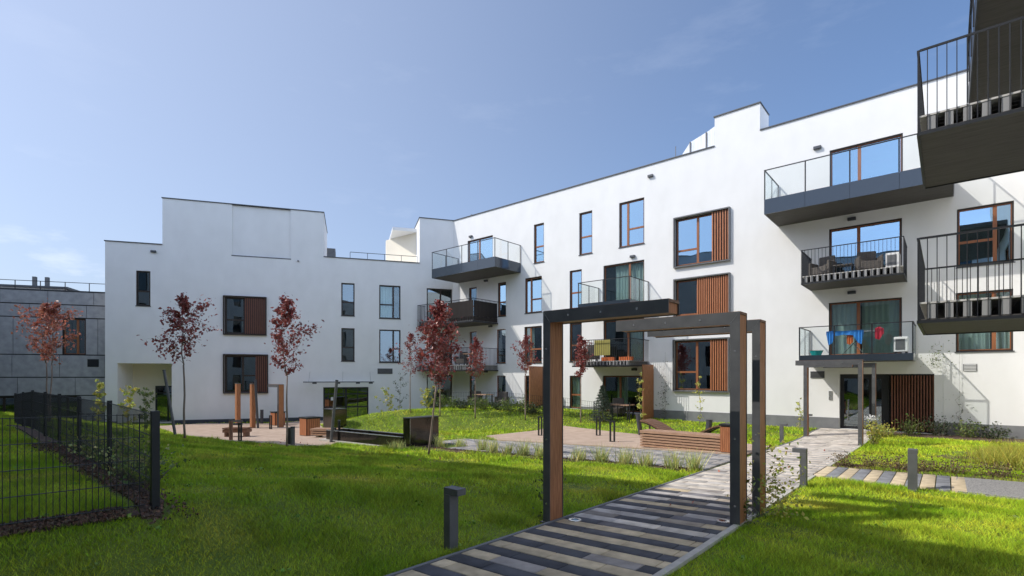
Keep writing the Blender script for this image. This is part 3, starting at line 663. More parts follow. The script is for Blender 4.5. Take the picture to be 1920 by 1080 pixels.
# ---------------------------------------------------------------- objects
def portal(side, u0, u1, v0, label, dv=.31, ztop=None, uend=None, hgt=None, name='garden_portal', beam=.155):
    """steel-and-timber frame: post at u0..u1, beam to uend"""
    vb = v0+dv; zb = H((u0+u1)/2, v0)-.1; zt = ztop
    t = thing(name, label, 'portal frame', ((u0+u1)/2, v0+dv/2, zb+.1), 0, 'timber and steel portal frames over the path')
    s = MB(); w_ = .012
    if uend > u1: b0, b1 = u1, uend
    else: b0, b1 = uend, u0
    for y0, y1 in ((v0, v0+w_), (vb-w_, vb)):
        s.box(u0, u1, y0, y1, zb, zt); s.box(b0, b1, y0, y1, zt-beam, zt)
    s.build('steel_band', 'anthracite', t)
    MB().box(u0+.008, u1-.008, v0+w_+.001, vb-w_-.001, zb, zt-.03).build('timber_post', 'wood_up', t)
    c = MB(); c.box(u0-.002, u1+.002, v0+w_+.001, v0+dv/2-.006, zt-.029, zt+.006); c.box(u0-.002, u1+.002, v0+dv/2+.006, vb-w_-.001, zt-.029, zt+.006)
    c.box(b0, b1, v0+w_+.001, v0+dv/2-.006, zt-.029, zt+.006); c.box(b0, b1, v0+dv/2+.006, vb-w_-.001, zt-.029, zt+.006); c.build('top_board', 'wood_dark', t)
    q_ = MB()
    for y0, y1 in ((v0-.003, v0+.001), (vb-.001, vb+.003)):
        for zz in (zb+.35, zb+1.2, zt-.5): q_.box((u0+u1)/2-.012, (u0+u1)/2+.012, y0, y1, zz-.012, zz+.012)
        for k in range(3): bx = b0+(b1-b0)*(k+.6)/3.4; q_.box(bx-.012, bx+.012, y0, y1, zt-beam/2-.012, zt-beam/2+.012)
    q_.build('bolts', 'silver', t)
    sg = 1 if uend > u1 else -1; cx = u0 if sg > 0 else u1; mi = MB(); i = 0
    for yy in (v0-.0015,):
        i = len(mi.v); L3 = min(u1-u0, beam)
        for (dx, dz) in ((0, 0), (.006, 0), (u1-u0+.004, -beam+.002), (u1-u0-.002, -beam+.002)): mi.pt(cx+sg*dx, yy, zt+dz)
        mi.f.append([i, i+1, i+2, i+3])
    mi.build('mitre_seam', 'silver', t)
    MB().box(u0-.03, u1+.03, v0-.03, vb+.03, zb, zb+.105).build('base_plate', 'graymetal', t)
    bb = MB(); bb.box(b0+(.0 if uend > u1 else .02), b1-(.02 if uend > u1 else 0), v0+w_+.001, vb-w_-.001, zt-beam+.01, zt-.03); bb.build('timber_beam', 'slat', t)
    return t
portal(0, -4.10, -3.99, 5.47, 'tall portal frame nearest the viewer, post left of the path with its arm reaching right', uend=-2.36, ztop=2.55)
portal(0, -2.10, -1.98, 6.75, 'tall portal frame nearest the viewer, post right of the path with its arm reaching left', uend=-3.72, ztop=2.50)
portal(0, -2.04, -1.94, 7.5, 'second right-hand portal frame close behind the nearest right one, a climber at its foot', uend=-3.58, ztop=2.46)
portal(0, -2.07, -1.96, 18.8, 'portal frame before the entrance door, front one with its arm reaching left', uend=-3.78, ztop=2.2)
portal(0, -4.0, -3.88, 21.2, 'portal frame before the entrance with its post left of the path', uend=-2.5, ztop=2.17)
portal(0, -2.07, -1.96, 22.6, 'portal frame on the right closest to the entrance door', uend=-3.6, ztop=2.17)
def p_at(px, depth):  # plan position for a column of the photograph at a measured distance
    a = (px-960)/960.; return ((a*.7623-.6472)*depth, (a*.6472+.7623)*depth)
x, y = p_at(521, 28.0); portal(0, x-.08, x+.08, y, 'portal frame at the far side of the plaza with a flat arm', uend=x-1.2, ztop=1.25, dv=.3)
for px, dp, lb in ((446, 29.5, 'leftmost plain timber post of the far plaza frames'), (474, 27.8, 'middle plain timber post of the far plaza frames')):
    x, y = p_at(px, dp); t = thing('timber_post', lb, 'post', (x, y, H(x, y)), 0, 'timber posts on the plaza')
    MB().box(x-.11, x+.11, y-.11, y+.11, H(x, y)-.1, 1.26).build('shaft', 'wood_up', t); MB().box(x-.12, x+.12, y-.12, y+.12, 1.262, 1.3).build('cap', 'graymetal', t)
def bollard(u, v, du, dv, label, h=.68):
    z = H(u, v); t = thing('bollard_light', label, 'bollard light', (u, v, z), 0, 'angular bollard lights beside the paths')
    a, b = (.05, .065) if du else (.065, .05)
    MB().box(u-a, u+a, v-b, v+b, z-.1, z+h-.075).build('post', 'graymetal', t, bevel=.003)
    x0, x1 = sorted((u-a*(1 if du >= 0 else -1), u+(.17 if du else a)*(du if du else 1))); y0, y1 = sorted((v-b*(1 if dv >= 0 else -1), v+(.17 if dv else b)*(dv if dv else 1)))
    MB().box(x0, x1, y0, y1, z+h-.074, z+h).build('head', 'graymetal', t, bevel=.003)
    MB().box((x0+x1)/2+du*.04-.03, (x0+x1)/2+du*.04+.03, (y0+y1)/2+dv*.04-.03, (y0+y1)/2+dv*.04+.03, z+h-.079, z+h-.0745).build('diffuser', 'white', t)
bollard(-4.2, 3.9, 1, 0, 'black bollard light in the shaded lawn, nearest the viewer')
bollard(-1.93, 10.25, -1, 0, 'grey bollard light on the lawn corner where the two paths meet, head pointing left')
bollard(-.44, 11.0, 0, 1, 'grey bollard light at the near edge of the cross path')
bollard(-4.12, 18.5, 1, 0, 'small grey bollard light left of the far path, just past the bench', h=.66)
bollard(-4.2, 23.0, 1, 0, 'small grey bollard light by the wall left of the entrance', h=.66)
for (u, v), lb in (((-3.78, 5.75), 'round in-ground lamp at the foot of the left portal post'), ((-2.22, 6.85), 'round in-ground lamp at the foot of the right portal post')):
    z = H(u, v)+.017; t = thing('ground_lamp', lb, 'ground lamp', (u, v, z), 0, 'in-ground lamps in the path')
    ci = lambda r: [(u+r*math.cos(k*math.pi/10), v+r*math.sin(k*math.pi/10)) for k in range(20)]
    m_ = MB(); A = ci(.085); B_ = ci(.05); i = len(m_.v)
    for r_, z_ in ((.088, z-.01), (.085, z+.006), (.052, z+.008), (.050, z+.002)):
        for p in ci(r_): m_.pt(p[0], p[1], z_)
    for k in range(3):
        for j in range(20): m_.f.append([k*20+j, k*20+(j+1) % 20, (k+1)*20+(j+1) % 20, (k+1)*20+j])
    m_.build('ring', 'silver', t); m_ = MB(); m_.prism(ci(.05), z-.01, z+.003); m_.build('lens', 'darkglass', t)
def hoop(u, v, h, w_, label, rz=.0):
    z = H(u, v); t = thing('hoop_bollard', label, 'hoop', (u, v, z), rz, 'narrow black steel hoops')
    f = frame((u, v, z), (math.cos(rz), math.sin(rz), 0), (-math.sin(rz), math.cos(rz), 0)); m_ = MB(f); r = .028
    m_.box(-w_, -w_+.045, -r, r, -.05, h); m_.box(w_-.045, w_, -r, r, -.05, h); m_.box(-w_+.045, w_-.045, -r, r, h-.045, h); m_.box(-w_+.045, w_-.045, -r, r, .01, .055)
    m_.build('steel_loop', 'blackmetal', t)
hoop(-12.82, 16.9, .82, .10, 'narrow black hoop on the playground edge, leftmost of its three')
hoop(-10.78, 18.11, .8, .10, 'narrow black hoop at the back of the playground, middle of its three')
hoop(-8.93, 15.95, .76, .10, 'narrow black hoop on the playground nearest the slatted bench')
hoop(-27.3, 12.4, .75, .12, 'narrow black hoop far back on the plaza beside the timber frame')
x, y = p_at(450, 19.6); hoop(x, y, .72, .13, 'thin hoop at the front of the plaza beside the brown post')
x, y = p_at(543, 18.6); hoop(x, y, .62, .08, 'thin hoop tight beside the grey post by the middle maple')
x, y = p_at(627, 19.8); hoop(x, y, .55, .1, 'thin hoop at the end of the long dark trough')
def post(px, dp, h, r, label, m, lean=(0, 0), name='leaning_pole', cat='pole', grp='slim poles planted round the plaza', n=10):
    x, y = p_at(px, dp); z = H(x, y); t = thing(name, label, cat, (x, y, z), 0, grp)
    MB().tube([(x, y, z-.1), (x+lean[0], y+lean[1], z+h)], r, n=n).build('shaft', m, t, smooth=False)
    MB().tube([(x+lean[0], y+lean[1], z+h+.001), (x+lean[0]*1.02, y+lean[1]*1.02, z+h+.04)], r*1.08, n=n).build('cap', 'coping', t)
post(330, 19.5, 2.5, .05, 'leaning grey pole behind the ridge, left of the leftmost plaza tree', 'graymetal', (-.32, -.30))
post(620, 19.5, 2.35, .055, 'leaning grey pole before the glazed double door', 'graymetal', (.18, .15))
post(484, 27.6, 2.6, .06, 'dark leaning pole between the far timber posts', 'coping', (-.12, -.1))
post(433, 20.2, .78, .07, 'short brown post at the front of the plaza', 'wood_dark', name='bollard', cat='bollard', grp='short round bollards')
post(549, 18.3, .64, .075, 'short grey round post beside the middle maple', 'graymetal', name='bollard', cat='bollard', grp='short round bollards')
post(636, 20.3, .78, .05, 'short black post at the end of the trough', 'blackmetal', name='bollard', cat='bollard', grp='short round bollards')
post(491, 30.5, .8, .09, 'dark round bollard far back against the shaded wall', 'coping', name='bollard', cat='bollard', grp='short round bollards')
post(1202, 20.8, .85, .09, 'leaning dark bollard at the left of the wavy lounger', 'coping', (-.12, -.05), name='bollard', cat='bollard', grp='short round bollards')
post(1327, 19.8, .6, .115, 'thick dark round bollard at the right of the wavy lounger', 'coping', (.05, .03), name='bollard', cat='bollard', grp='short round bollards')
def bin_(px, dp, h, w_, label):
    x, y = p_at(px, dp); z = H(x, y); t = thing('litter_bin', label, 'bin', (x, y, z), 0, 'timber clad litter bins')
    MB().box(x-w_+.02, x+w_-.02, y-w_+.02, y+w_-.02, z, z+h-.05).build('body', 'blackmetal', t)
    s = MB(); n = 6
    for i in range(n):
        q = -w_+.03+(2*w_-.06)*(i+.5)/n; e = (w_-.03)/n*.82
        s.box(x+q-e, x+q+e, y-w_-.005, y-w_+.018, z+.05, z+h-.08); s.box(x+w_-.018, x+w_+.005, y+q-e, y+q+e, z+.05, z+h-.08)
        s.box(x+q-e, x+q+e, y+w_-.018, y+w_+.005, z+.05, z+h-.08); s.box(x-w_-.005, x-w_+.018, y+q-e, y+q+e, z+.05, z+h-.08)
    s.build('cladding', 'slat', t); MB().box(x-w_-.02, x+w_+.02, y-w_-.02, y+w_+.02, z+h-.049, z+h).build('lid', 'blackmetal', t)
bin_(1367, 14.3, .82, .19, 'timber clad litter bin behind the right portal posts'); bin_(581, 23.2, .86, .33, 'timber clad litter bin on the plaza beside the dark metal cabinet'); bin_(521, 29.5, .8, .3, 'timber clad litter bin far back behind the plaza frame')
# long slatted bench and wavy lounger
def slatbench(O, L_, dep, h, label, rz=0, legs=False):
    O = Vector(O); t = thing('slatted_bench', label, 'bench', O, rz, 'slatted timber benches'); f = frame(O, (math.cos(rz), math.sin(rz), 0), (-math.sin(rz), math.cos(rz), 0))
    z0 = .12 if legs else .03; s = MB(f); n = max(2, int((h-z0)/.072))
    for i in range(n-1):
        z = z0+i*(h-z0)/n
        s.box(0, L_, 0, .05, z, z+(h-z0)/n*.68); s.box(0, L_, dep-.05, dep, z, z+(h-z0)/n*.68); s.box(0, .05, .051, dep-.051, z, z+(h-z0)/n*.68); s.box(L_-.05, L_, .051, dep-.051, z, z+(h-z0)/n*.68)
    s.build('side_slats', 'wood_flat', t); k = MB(f)
    for i in range(6): k.box(-.01, L_+.01, -.01+(dep+.02)*i/6, -.01+(dep+.02)*(i+1)/6-.015, h-(h-z0)/n*.9, h)
    k.build('seat', 'wood_flat', t); c = MB(f); c.box(.08, L_-.08, .08, dep-.08, z0+.02, h-.08); c.build('core', 'frame_dark', t)
    if legs: l = MB(f); l.box(.2, .3, .1, dep-.1, -.05, z0+.02); l.box(L_-.3, L_-.2, .1, dep-.1, -.05, z0+.02); l.build('leg', 'concrete', t)
    return t, f
t, f = slatbench((-7.3, 14.78, H(-6.2, 15)), 2.5, .62, .52, 'long slatted timber bench at the edge of the playground')
m_ = MB(f)
for k in range(4): m_.box(2.515, 2.75, .03, .5, .22+k*.07, .26+k*.07)
m_.build('end_shelf', 'frame_dark', t)
x, y = p_at(582, 21.9); slatbench((x, y, H(x, y)), 1.2, .55, .4, 'slatted timber bench next to the bin and the trough', rz=.5, legs=True)
x, y = p_at(416, 22.6); t = thing('slatted_bench', 'small dark timber bench with backrest at the left of the plaza', 'bench', (x, y, H(x, y)), .2, 'slatted timber benches')
f = frame((x, y, H(x, y)), (.75, .66, 0), (-.66, .75, 0)); m_ = MB(f)
for k in range(5): m_.box(0, 1.05, .02+k*.11, .11+k*.11, .36, .41)
m_.build('seat', 'wood_dark', t); m_ = MB(f)
for k in range(2): m_.box(.05, .6, .58, .62, .48+k*.14, .58+k*.14)
m_.build('backrest', 'graymetal', t); m_ = MB(f)
m_.box(.08, .16, .05, .5, -.05, .359); m_.box(.9, .98, .05, .5, -.05, .359); m_.box(0, 1.05, .04, .55, .2, .34); m_.build('frame', 'wood_dark', t)
x0, y0 = p_at(1212, 20.6); z = H(-8.5, 19.5); t = thing('wavy_lounger', 'timber lounger with two raised ends rising from the grass behind the bench', 'lounger', (-8.6, 19.0, z))
for nm, u0, u1, z0, z1 in (('recliner', -9.35, -7.75, .62, .06), ('recliner', -7.55, -6.15, .10, .62)):
    m_ = MB(frame((0, 18.9, z), (1, 0, 0), (0, 1, 0))); n = 14
    for i in range(n):
        a = i/n; b = (i+.86)/n; xa = u0+(u1-u0)*a; xb = u0+(u1-u0)*b; fz = lambda q: z0+(z1-z0)*(q*q*(3-2*q))
        za, zb = fz(a), fz(b); j = len(m_.v)
        for zz in (-.05, 0):
            m_.pt(xa, 0, za+zz); m_.pt(xb, 0, zb+zz); m_.pt(xb, 1.0, zb+zz); m_.pt(xa, 1.0, za+zz)
        for q_ in ((0, 3, 2, 1), (4, 5, 6, 7), (0, 1, 5, 4), (1, 2, 6, 5), (2, 3, 7, 6), (3, 0, 4, 7)): m_.f.append([j+k for k in q_])
    r_ = m_.build(nm, 'wood_dark', t); m_ = MB(frame((0, 18.9, z), (1, 0, 0), (0, 1, 0)))
    for y_ in (.05, .9):
        pts = [(u0+(u1-u0)*i/10, y_, z0+(z1-z0)*((i/10)**2*(3-2*i/10))-.09) for i in range(11)]; m_.tube(pts, .03, n=4)
        hi = (u0, z0) if z0 > z1 else (u1, z1); m_.box(hi[0]-.03, hi[0]+.03, y_-.02, y_+.02, -.1, hi[1]-.1)
    m_.build('rail', 'frame_dark', r_)
# dark cabinets and the long trough
def cabinet(u0, u1, v0, v1, h, label, seams=1):
    z = H(u0, v0)-.1; t = thing('metal_cabinet', label, 'cabinet', ((u0+u1)/2, (v0+v1)/2, z+.1), 0, 'polished dark metal cabinets')
    MB().box(u0, u1, v0, v1, z, z+.1+h-.03).build('body', 'polished', t, bevel=.004); MB().box(u0-.01, u1+.01, v0-.01, v1+.01, z+.1+h-.029, z+.1+h).build('top_plate', 'coping', t)
    MB().box(u1-.003, u1+.006, v0-.006, v0+.003, z, z+.07+h).build('edge_strip', 'silver', t)
cabinet(-14.25, -13.87, 11.0, 12.28, 1.0, 'dark polished metal cabinet at the right end of the trough')
x, y = p_at(608, 26.0); cabinet(x-.1, x+.75, y, y+.8, .95, 'green-black polished metal cabinet before the glazed double door')
z = H(-16, 10.7); t = thing('water_trough', 'long low trough of polished dark metal between the cabinet and the bench', 'trough', (-16, 10.8, z))
f = frame((-14.26, 10.95, z), (-.995, -.1, 0), (-.1, .995, 0)); m_ = MB(f)
m_.box(.0, 4.2, 0, .05, .02, .36); m_.box(0, 4.2, .75, .8, .02, .36); m_.box(4.15, 4.2, .051, .749, .02, .36); m_.box(0, .05, .051, .749, .02, .36)
m_.build('side', 'polished', t); m_ = MB(f); m_.box(.051, 4.149, .051, .749, .02, .22); m_.build('water', 'darkglass', t)
m_ = MB(f); m_.box(-.002, 4.22, -.02, .07, .361, .385); m_.box(-.002, 4.22, .73, .82, .361, .385); m_.build('rim', 'silver', t)
m_ = MB(f); m_.box(.02, 4.5, -.12, .92, -.25, .015); m_.build('base', 'concrete', t)
# ---- mesh fence
def mesh_panel(par, a, b, z0, h, step=.06, r=.0032, hs=.2, ex=''):
    a = Vector(a); b = Vector(b); D = (b-a); L_ = D.length; D.normalize(); N = Vector((-D.y, D.x, 0)); m_ = MB(frame((a.x, a.y, 0), D, N)); za, zb = z0
    n = int(L_/step)
    for i in range(1, n): x = L_*i/n; zz = za+(zb-za)*i/n; m_.box(x-r, x+r, -r, r, zz+.03, zz+h)
    k = int(h/hs)
    for i in range(k+1):
        q = .04+(h-.05)*i/k
        for s_ in (-1, 1): m_.tube([(0, s_*r*2.2, za+q), (L_, s_*r*2.2, zb+q)], r*1.25, n=4)
    return m_.build('mesh_panel', 'blackmetal', par)
def mesh_fence(pts, h, label, post_w=.03, step=.06, grp=None, r=.0032, p0=0):
    t = thing('mesh_fence', label, 'fence', (pts[0][0], pts[0][1], H(*pts[0])), 0, grp)
    for (x, y) in pts[p0:]: z = H(x, y); pw = post_w*(1 if (x, y) == pts[0] else .72); MB().box(x-pw, x+pw, y-pw*1.2, y+pw*1.2, z-.1, z+h+.03).build('post', 'blackmetal', t)
    for a, b in zip(pts, pts[1:]): mesh_panel(t, (a[0], a[1], 0), (b[0], b[1], 0), (H(*a), H(*b)), h, step=step, r=r)
    return t
mesh_fence([(-6.29, 1.66), (-8.75, 1.78), (-11.16, 1.86), (-13.4, 1.93), (-15.6, 2.0), (-18.1, 2.08), (-20.6, 2.16), (-23.1, 2.24)], .98, 'black mesh fence on the left running back from its corner post', r=.0024)
mesh_fence([(-6.31, 1.58), (-6.33, -.9)], .98, 'black mesh fence run turning toward the viewer at the left edge', step=.047, p0=1)
mesh_fence([(-23.4, 20.5), (-20.9, 20.9), (-18.4, 21.3), (-15.9, 21.7)], .95, 'thin mesh garden fence before the corner flats', post_w=.025, step=.12, r=.004, grp='thin garden fences in front of the ground-floor flats')
mesh_fence([(-15.3, 22.0), (-13.4, 22.1), (-11.5, 22.2)], .95, 'thin mesh garden fence beside the small spruce', post_w=.025, step=.12, r=.004, grp='thin garden fences in front of the ground-floor flats')
for u, v0, lb in ((-11.33, 23.25, 'brown timber garden screen standing out from the wall right of the spruce'), (-18.2, 23.0, 'brown timber garden screen seen left of the nearest portal post')):
    t = thing('garden_screen', lb, 'screen', (u, 24, -.45), 0, 'timber garden screens'); m_ = MB()
    m_.box(u-.05, u-.03, v0, 24.45, -.5, 2.28); m_.build('panel', 'wood_dark', t); m_ = MB()
    for k in range(11): m_.box(u-.028, u+.01, v0+.01+k*.108, v0+.1+k*.108, -.45, 2.26)
    m_.build('boards', 'wood_up', t)
# ---- things on the balconies and terraces
def armchair(u, v, z, rz, label, w_=.6):
    t = thing('armchair', label, 'chair', (u, v, z), rz, 'rattan armchairs on the flats'); f = frame((u, v, z), (math.cos(rz), math.sin(rz), 0), (-math.sin(rz), math.cos(rz), 0))
    h_ = w_/2; MB(f).box(-h_, h_, -h_, h_, .12, .42).build('seat', 'rattan', t, bevel=.03); MB(f).box(-h_, h_, h_+.001, h_+.1, .12, .9).build('backrest', 'rattan', t, bevel=.03)
    for s_ in (-1, 1): MB(f).box(min(s_*(h_+.001), s_*(h_+.09)), max(s_*(h_+.001), s_*(h_+.09)), -h_, h_, .12, .62).build('armrest', 'rattan', t, bevel=.02)
    for a in (-h_, h_-.05):
        for b in (-h_, h_-.05): MB(f).box(a, a+.05, b, b+.05, 0, .119).build('leg', 'blackmetal', t)
zf = 5.585
armchair(-3.75, 23.45, zf, -.3, 'rattan armchair at the left of the barred balcony under the largest glass balcony'); armchair(-2.25, 23.5, zf, .3, 'rattan armchair in the middle of the barred balcony under the largest glass balcony', .62)
t = thing('low_table', 'low slatted table between the two rattan armchairs on the barred balcony', 'table', (-3.05, 23.3, zf)); m_ = MB()
for k in range(5): m_.box(-3.35+k*.13, -3.25+k*.13, 23.1, 23.6, zf+.36, zf+.40)
m_.build('tabletop', 'rattan', t)
for a in (-3.33, -2.77):
    for b in (23.12, 23.55): MB().box(a, a+.04, b, b+.04, zf, zf+.359).build('leg', 'blackmetal', t)
def acunit(u, v, z, label):
    t = thing('air_conditioner', label, 'air conditioner', (u, v, z), 0, 'outdoor air conditioning units'); MB().box(u-.2, u+.2, v-.3, v+.3, z+.06, z+.6).build('casing', 'white', t, bevel=.015)
    m_ = MB(); m_.box(u-.15, u+.12, v-.315, v-.301, z+.14, z+.52); m_.build('fan_grille', 'graymetal', t); m_ = MB(); m_.box(u-.18, u-.12, v-.25, v+.25, z, z+.059); m_.box(u+.12, u+.18, v-.25, v+.25, z, z+.059); m_.build('foot', 'blackmetal', t)
acunit(-1.5, 23.4, zf, 'white air conditioner on the barred balcony beside the armchairs'); acunit(-1.25, 23.2, 2.505, 'white air conditioner on the glass balcony with the laundry')
# laundry rack
z = 2.505; t = thing('laundry_rack', 'folding laundry rack on the glass balcony above the entrance', 'rack', (-2.6, 23.0, z)); m_ = MB()
for s_ in (-1, 1):
    m_.tube([(-3.05, 22.75+.3, z), (-2.3, 22.75+.3+.0*s_, z+.85)], .012, n=5); m_.tube([(-2.3, 22.8, z), (-3.05, 22.8, z+.85)], .012, n=5)
m_.build('legs', 'silver', t); m_ = MB()
for k in range(6): m_.tube([(-3.5, 22.65+k*.1, z+.86), (-1.9, 22.65+k*.1, z+.86)], .007, n=4)
m_.build('rails', 'silver', t)
def cloth(name, label, pts, m, th=.02):
    fine = []
    for a, b in zip(pts, pts[1:]):
        for q in range(4):
            f_ = q/4; fine.append((a[0]+(b[0]-a[0])*f_, a[1]+(b[1]-a[1])*f_+.022*math.sin(len(fine)*1.9), a[2]+(b[2]-a[2])*f_, a[3]+(b[3]-a[3])*f_))
    pts = fine+[pts[-1]]; t = MB(); n = len(pts)
    for k, (a, b) in enumerate(zip(pts, pts[1:])):
        i = len(t.v)
        for (x, y, z0, z1) in (a, b):
            t.pt(x, y, z0); t.pt(x, y, z1); t.pt(x, y+th, z1); t.pt(x, y+th, z0)
        for j in range(4): t.f.append([i+j, i+4+j, i+4+(j+1) % 4, i+(j+1) % 4])
        if k == 0: t.f.append([i, i+1, i+2, i+3])
        if k == n-2: t.f.append([i+7, i+6, i+5, i+4])
    o = t.build(name, m); tag(o, label, 'laundry'); return o
z = 2.505+.86
cloth('laundry', 'bright blue garment hanging over the laundry rack', [(-3.5, 22.62, z-.08, z+.03), (-3.42, 22.6, z-.5, z+.03), (-3.3, 22.61, z-.42, z+.04), (-3.22, 22.6, z-.16, z+.03), (-2.95, 22.61, z-.12, z+.02), (-2.65, 22.6, z-.15, z+.03), (-2.5, 22.61, z-.42, z+.03), (-2.38, 22.6, z-.5, z+.03), (-2.32, 22.61, z-.1, z+.02)], 'blue')
cloth('laundry', 'red garment hanging right of the blue one', [(-1.98, 22.62, z-.3, z+.06), (-1.85, 22.6, z-.36, z+.12), (-1.72, 22.62, z-.12, z+.04)], 'red')
cloth('laundry', 'small orange cloth hanging low on the laundry rack', [(-2.85, 22.7, z-.45, z-.1), (-2.75, 22.69, z-.5, z-.1), (-2.65, 22.7, z-.4, z-.12)], 'orange')
m_ = MB(); zb = 2.505; ring = lambda r, z_: [(-3.85+r*math.cos(k*math.pi/8), 22.75+r*math.sin(k*math.pi/8), z_) for k in range(16)]
for r_, z_ in ((.16, zb), (.24, zb+.18), (.26, zb+.18), (.225, zb+.17), (.15, zb+.02)):
    for p in ring(r_, z_): m_.pt(*p)
for k in range(4):
    for j in range(16): m_.f.append([k*16+j, k*16+(j+1) % 16, (k+1)*16+(j+1) % 16, (k+1)*16+j])
m_.f.append([64+j for j in range(16)]); m_.f.append([j for j in range(16)][::-1]); tag(m_.build('basin', 'teal'), 'teal plastic basin on the glass balcony floor by the rack', 'basin')
o = MB(); n = 20
for i in range(n): x = -13.65+i*.045; o.box(x, x+.043, 22.55+(.012 if i % 2 else 0), 22.575+(.012 if i % 2 else 0), 2.75, 3.52)
tag(o.build('towel', 'yellowcloth'), 'striped mustard towel hanging inside the barred balcony rail beside the maple', 'towel')
for u, v, z_, lb in ((-14.2, 23.2, 2.47, 'dark armchair at the left of the mustard towel'), (-12.9, 23.6, -.4, 'dark garden armchair behind the small spruce'), (-22.9, 23.3, -.5, 'dark garden armchair behind the corner hedge'), (-20.6, 23.3, -.42, 'garden armchair near the corner flats, right of the other'), (-24.2, 23.4, 2.41, 'dark armchair on the lower corner balcony')): armchair(u, v, max(z_, H(u, v) if z_ < 1 else z_), .4, lb)
for u, v, z_, lb in ((-12.3, 23.0, H(-12.3, 23), 'garden table between the spruce and the timber screen'), (-21.8, 23.0, H(-21.8, 23), 'garden table behind the corner hedge'), (-23.1, 23.3, 2.41, 'light wooden table on the lower corner balcony')):
    t = thing('garden_table', lb, 'table', (u, v, z_), 0, 'small tables outside the flats'); MB().box(u-.5, u+.5, v-.35, v+.35, z_+.7, z_+.74).build('tabletop', 'wood_flat', t)
    for a in (-.45, .4):
        for b in (-.3, .25): MB().box(u+a, u+a+.05, v+b, v+b+.05, z_, z_+.699).build('leg', 'blackmetal', t)
for k, (px, lb) in enumerate(((1133, 'orange planter box left of its pair at the foot of the barred rail'), (1168, 'orange planter box right of its pair at the foot of the barred rail'))):
    u = -13.3+k*1.0; t = MB(); t.box(u, u+.7, 22.62, 22.8, 2.47, 2.65); o = t.build('planter', 'orange'); tag(o, lb, 'planter', 'orange planters on the balcony')
# ---------------------------------------------------------------- vegetation
rng = np.random.default_rng(11)
def leafcloud(C, size, var=.5, asp=.62, up=.0, bright=.35):
    """C Nx3 leaf centres -> folded two-triangle leaves with random headings"""
    n = len(C); a = rng.normal(size=(n, 3)); a[:, 2] += up; a /= np.linalg.norm(a, axis=1)[:, None]
    b = rng.normal(size=(n, 3)); b -= a*(a*b).sum(1)[:, None]; b /= np.linalg.norm(b, axis=1)[:, None]; c = np.cross(a, b)
    s = (size*(1+var*rng.uniform(-1, 1, n)))[:, None]
    V = np.stack([C-a*s*.5, C+b*s*asp*.5+c*s*.12, C+a*s*.5, C-b*s*asp*.5+c*s*.12], 1).reshape(-1, 3)
    i = np.arange(n)[:, None]*4; F = np.concatenate([np.concatenate([i, i+1, i+2], 1), np.concatenate([i, i+2, i+3], 1)], 0)
    k = 1+bright*rng.uniform(-1, 1, n); col = np.stack([k*(1+.25*rng.uniform(-1, 1, n)), k, k*(1+.15*rng.uniform(-1, 1, n))], 1)
    return V, F, np.repeat(col, 4, 0)
def maple(x, y, h, crown_h, wid, label, seed, lean=(0, 0), nleaf=1500, trunks=1, lsize=.085, m='leaf_red', name='maple_tree', stake=False, bark='barklight', side=None):
    global rng; rng = np.random.default_rng(seed); z = H(x, y)-.05
    t = thing(name, label, 'tree', (x, y, z), 0, 'young red-leaved maples'); th = h-crown_h; tr = MB(); cs = []; segs = []
    ends = []
    for k in range(trunks):
        ox = .0 if trunks == 1 else (k-.5)*.32; top = Vector((x+lean[0]+ox*.6, y+lean[1]+ox*.5, z+th)); pts = []
        for i in range(6):
            q = i/5; wv = .02*math.sin(q*9+seed+k); pts.append((x+ox+(top.x-x-ox)*q+wv, y+(top.y-y)*q-wv, z+th*q))
        tr.tube(pts, [.034-.012*i/5 for i in range(6)], n=7); ends.append(top)
    tr.build('trunk', bark, t, smooth=True); br = MB()
    tips = []
    for top in ends:
        ldr = [top]; p = top.copy()
        for i in range(6): p = p+Vector((rng.normal()*.04, rng.normal()*.04, crown_h/6)); ldr.append(p.copy())
        br.tube([tuple(q) for q in ldr], [.02-.0028*i for i in range(7)], n=5); nb = 15 if trunks == 1 else 11
        for j in range(nb):
            q = (j+.3)/nb; i0 = min(5, int(q*6)); st = ldr[i0].lerp(ldr[i0+1], q*6-i0); az = j*2.4+seed+rng.normal()*.3
            env = math.sin(math.pi*min(1, (q*.85+.18)))**.7*(1-q*.45); Lb = wid*.5*env*rng.uniform(.6, 1.25)
            if side is not None: Lb *= 1+.35*math.cos(az-side)
            d = Vector((math.cos(az), math.sin(az), rng.uniform(.55, 1.1))); bp = [st]
            for k in range(4): d = d+Vector((rng.normal()*.15, rng.normal()*.15, .10)); bp.append(bp[-1]+d.normalized()*Lb*1.25/4)
            br.tube([tuple(v_) for v_ in bp], [.009, .007, .0055, .004, .003], n=4)
            for k in range(1, 5):
                tips.append((bp[k], Lb*.16+.03))
                for s_ in range(2):
                    e = bp[k]+Vector((rng.normal(), rng.normal(), rng.normal()*.6+.2))*Lb*.22; br.tube([tuple(bp[k]), tuple(e)], [.004, .002], n=3); tips.append((e, .05+Lb*.06)); tips.append((bp[k].lerp(e, .5), .04))
        for k in range(2, 7): tips.append((ldr[k], .10))
    br.build('branches', bark, t, smooth=True)
    nleaf = int(nleaf*1.2); lsize *= 1.12; P = np.array([tuple(p) for p, _ in tips]); S = np.array([s for _, s in tips]); wgt = rng.uniform(.3, 1, len(P)); k = rng.choice(len(P), nleaf, p=wgt/wgt.sum())
    C = P[k]+rng.normal(size=(nleaf, 3))*S[k][:, None]; V, F, c = leafcloud(C, lsize); npmesh('crown', V, F, m, t, cols=c)
    if stake:
        MB().tube([(x+.22, y+.05, z-.1), (x+.22, y+.05, z+1.5)], .03, n=8).build('stake', 'wood_up', t)
    return t
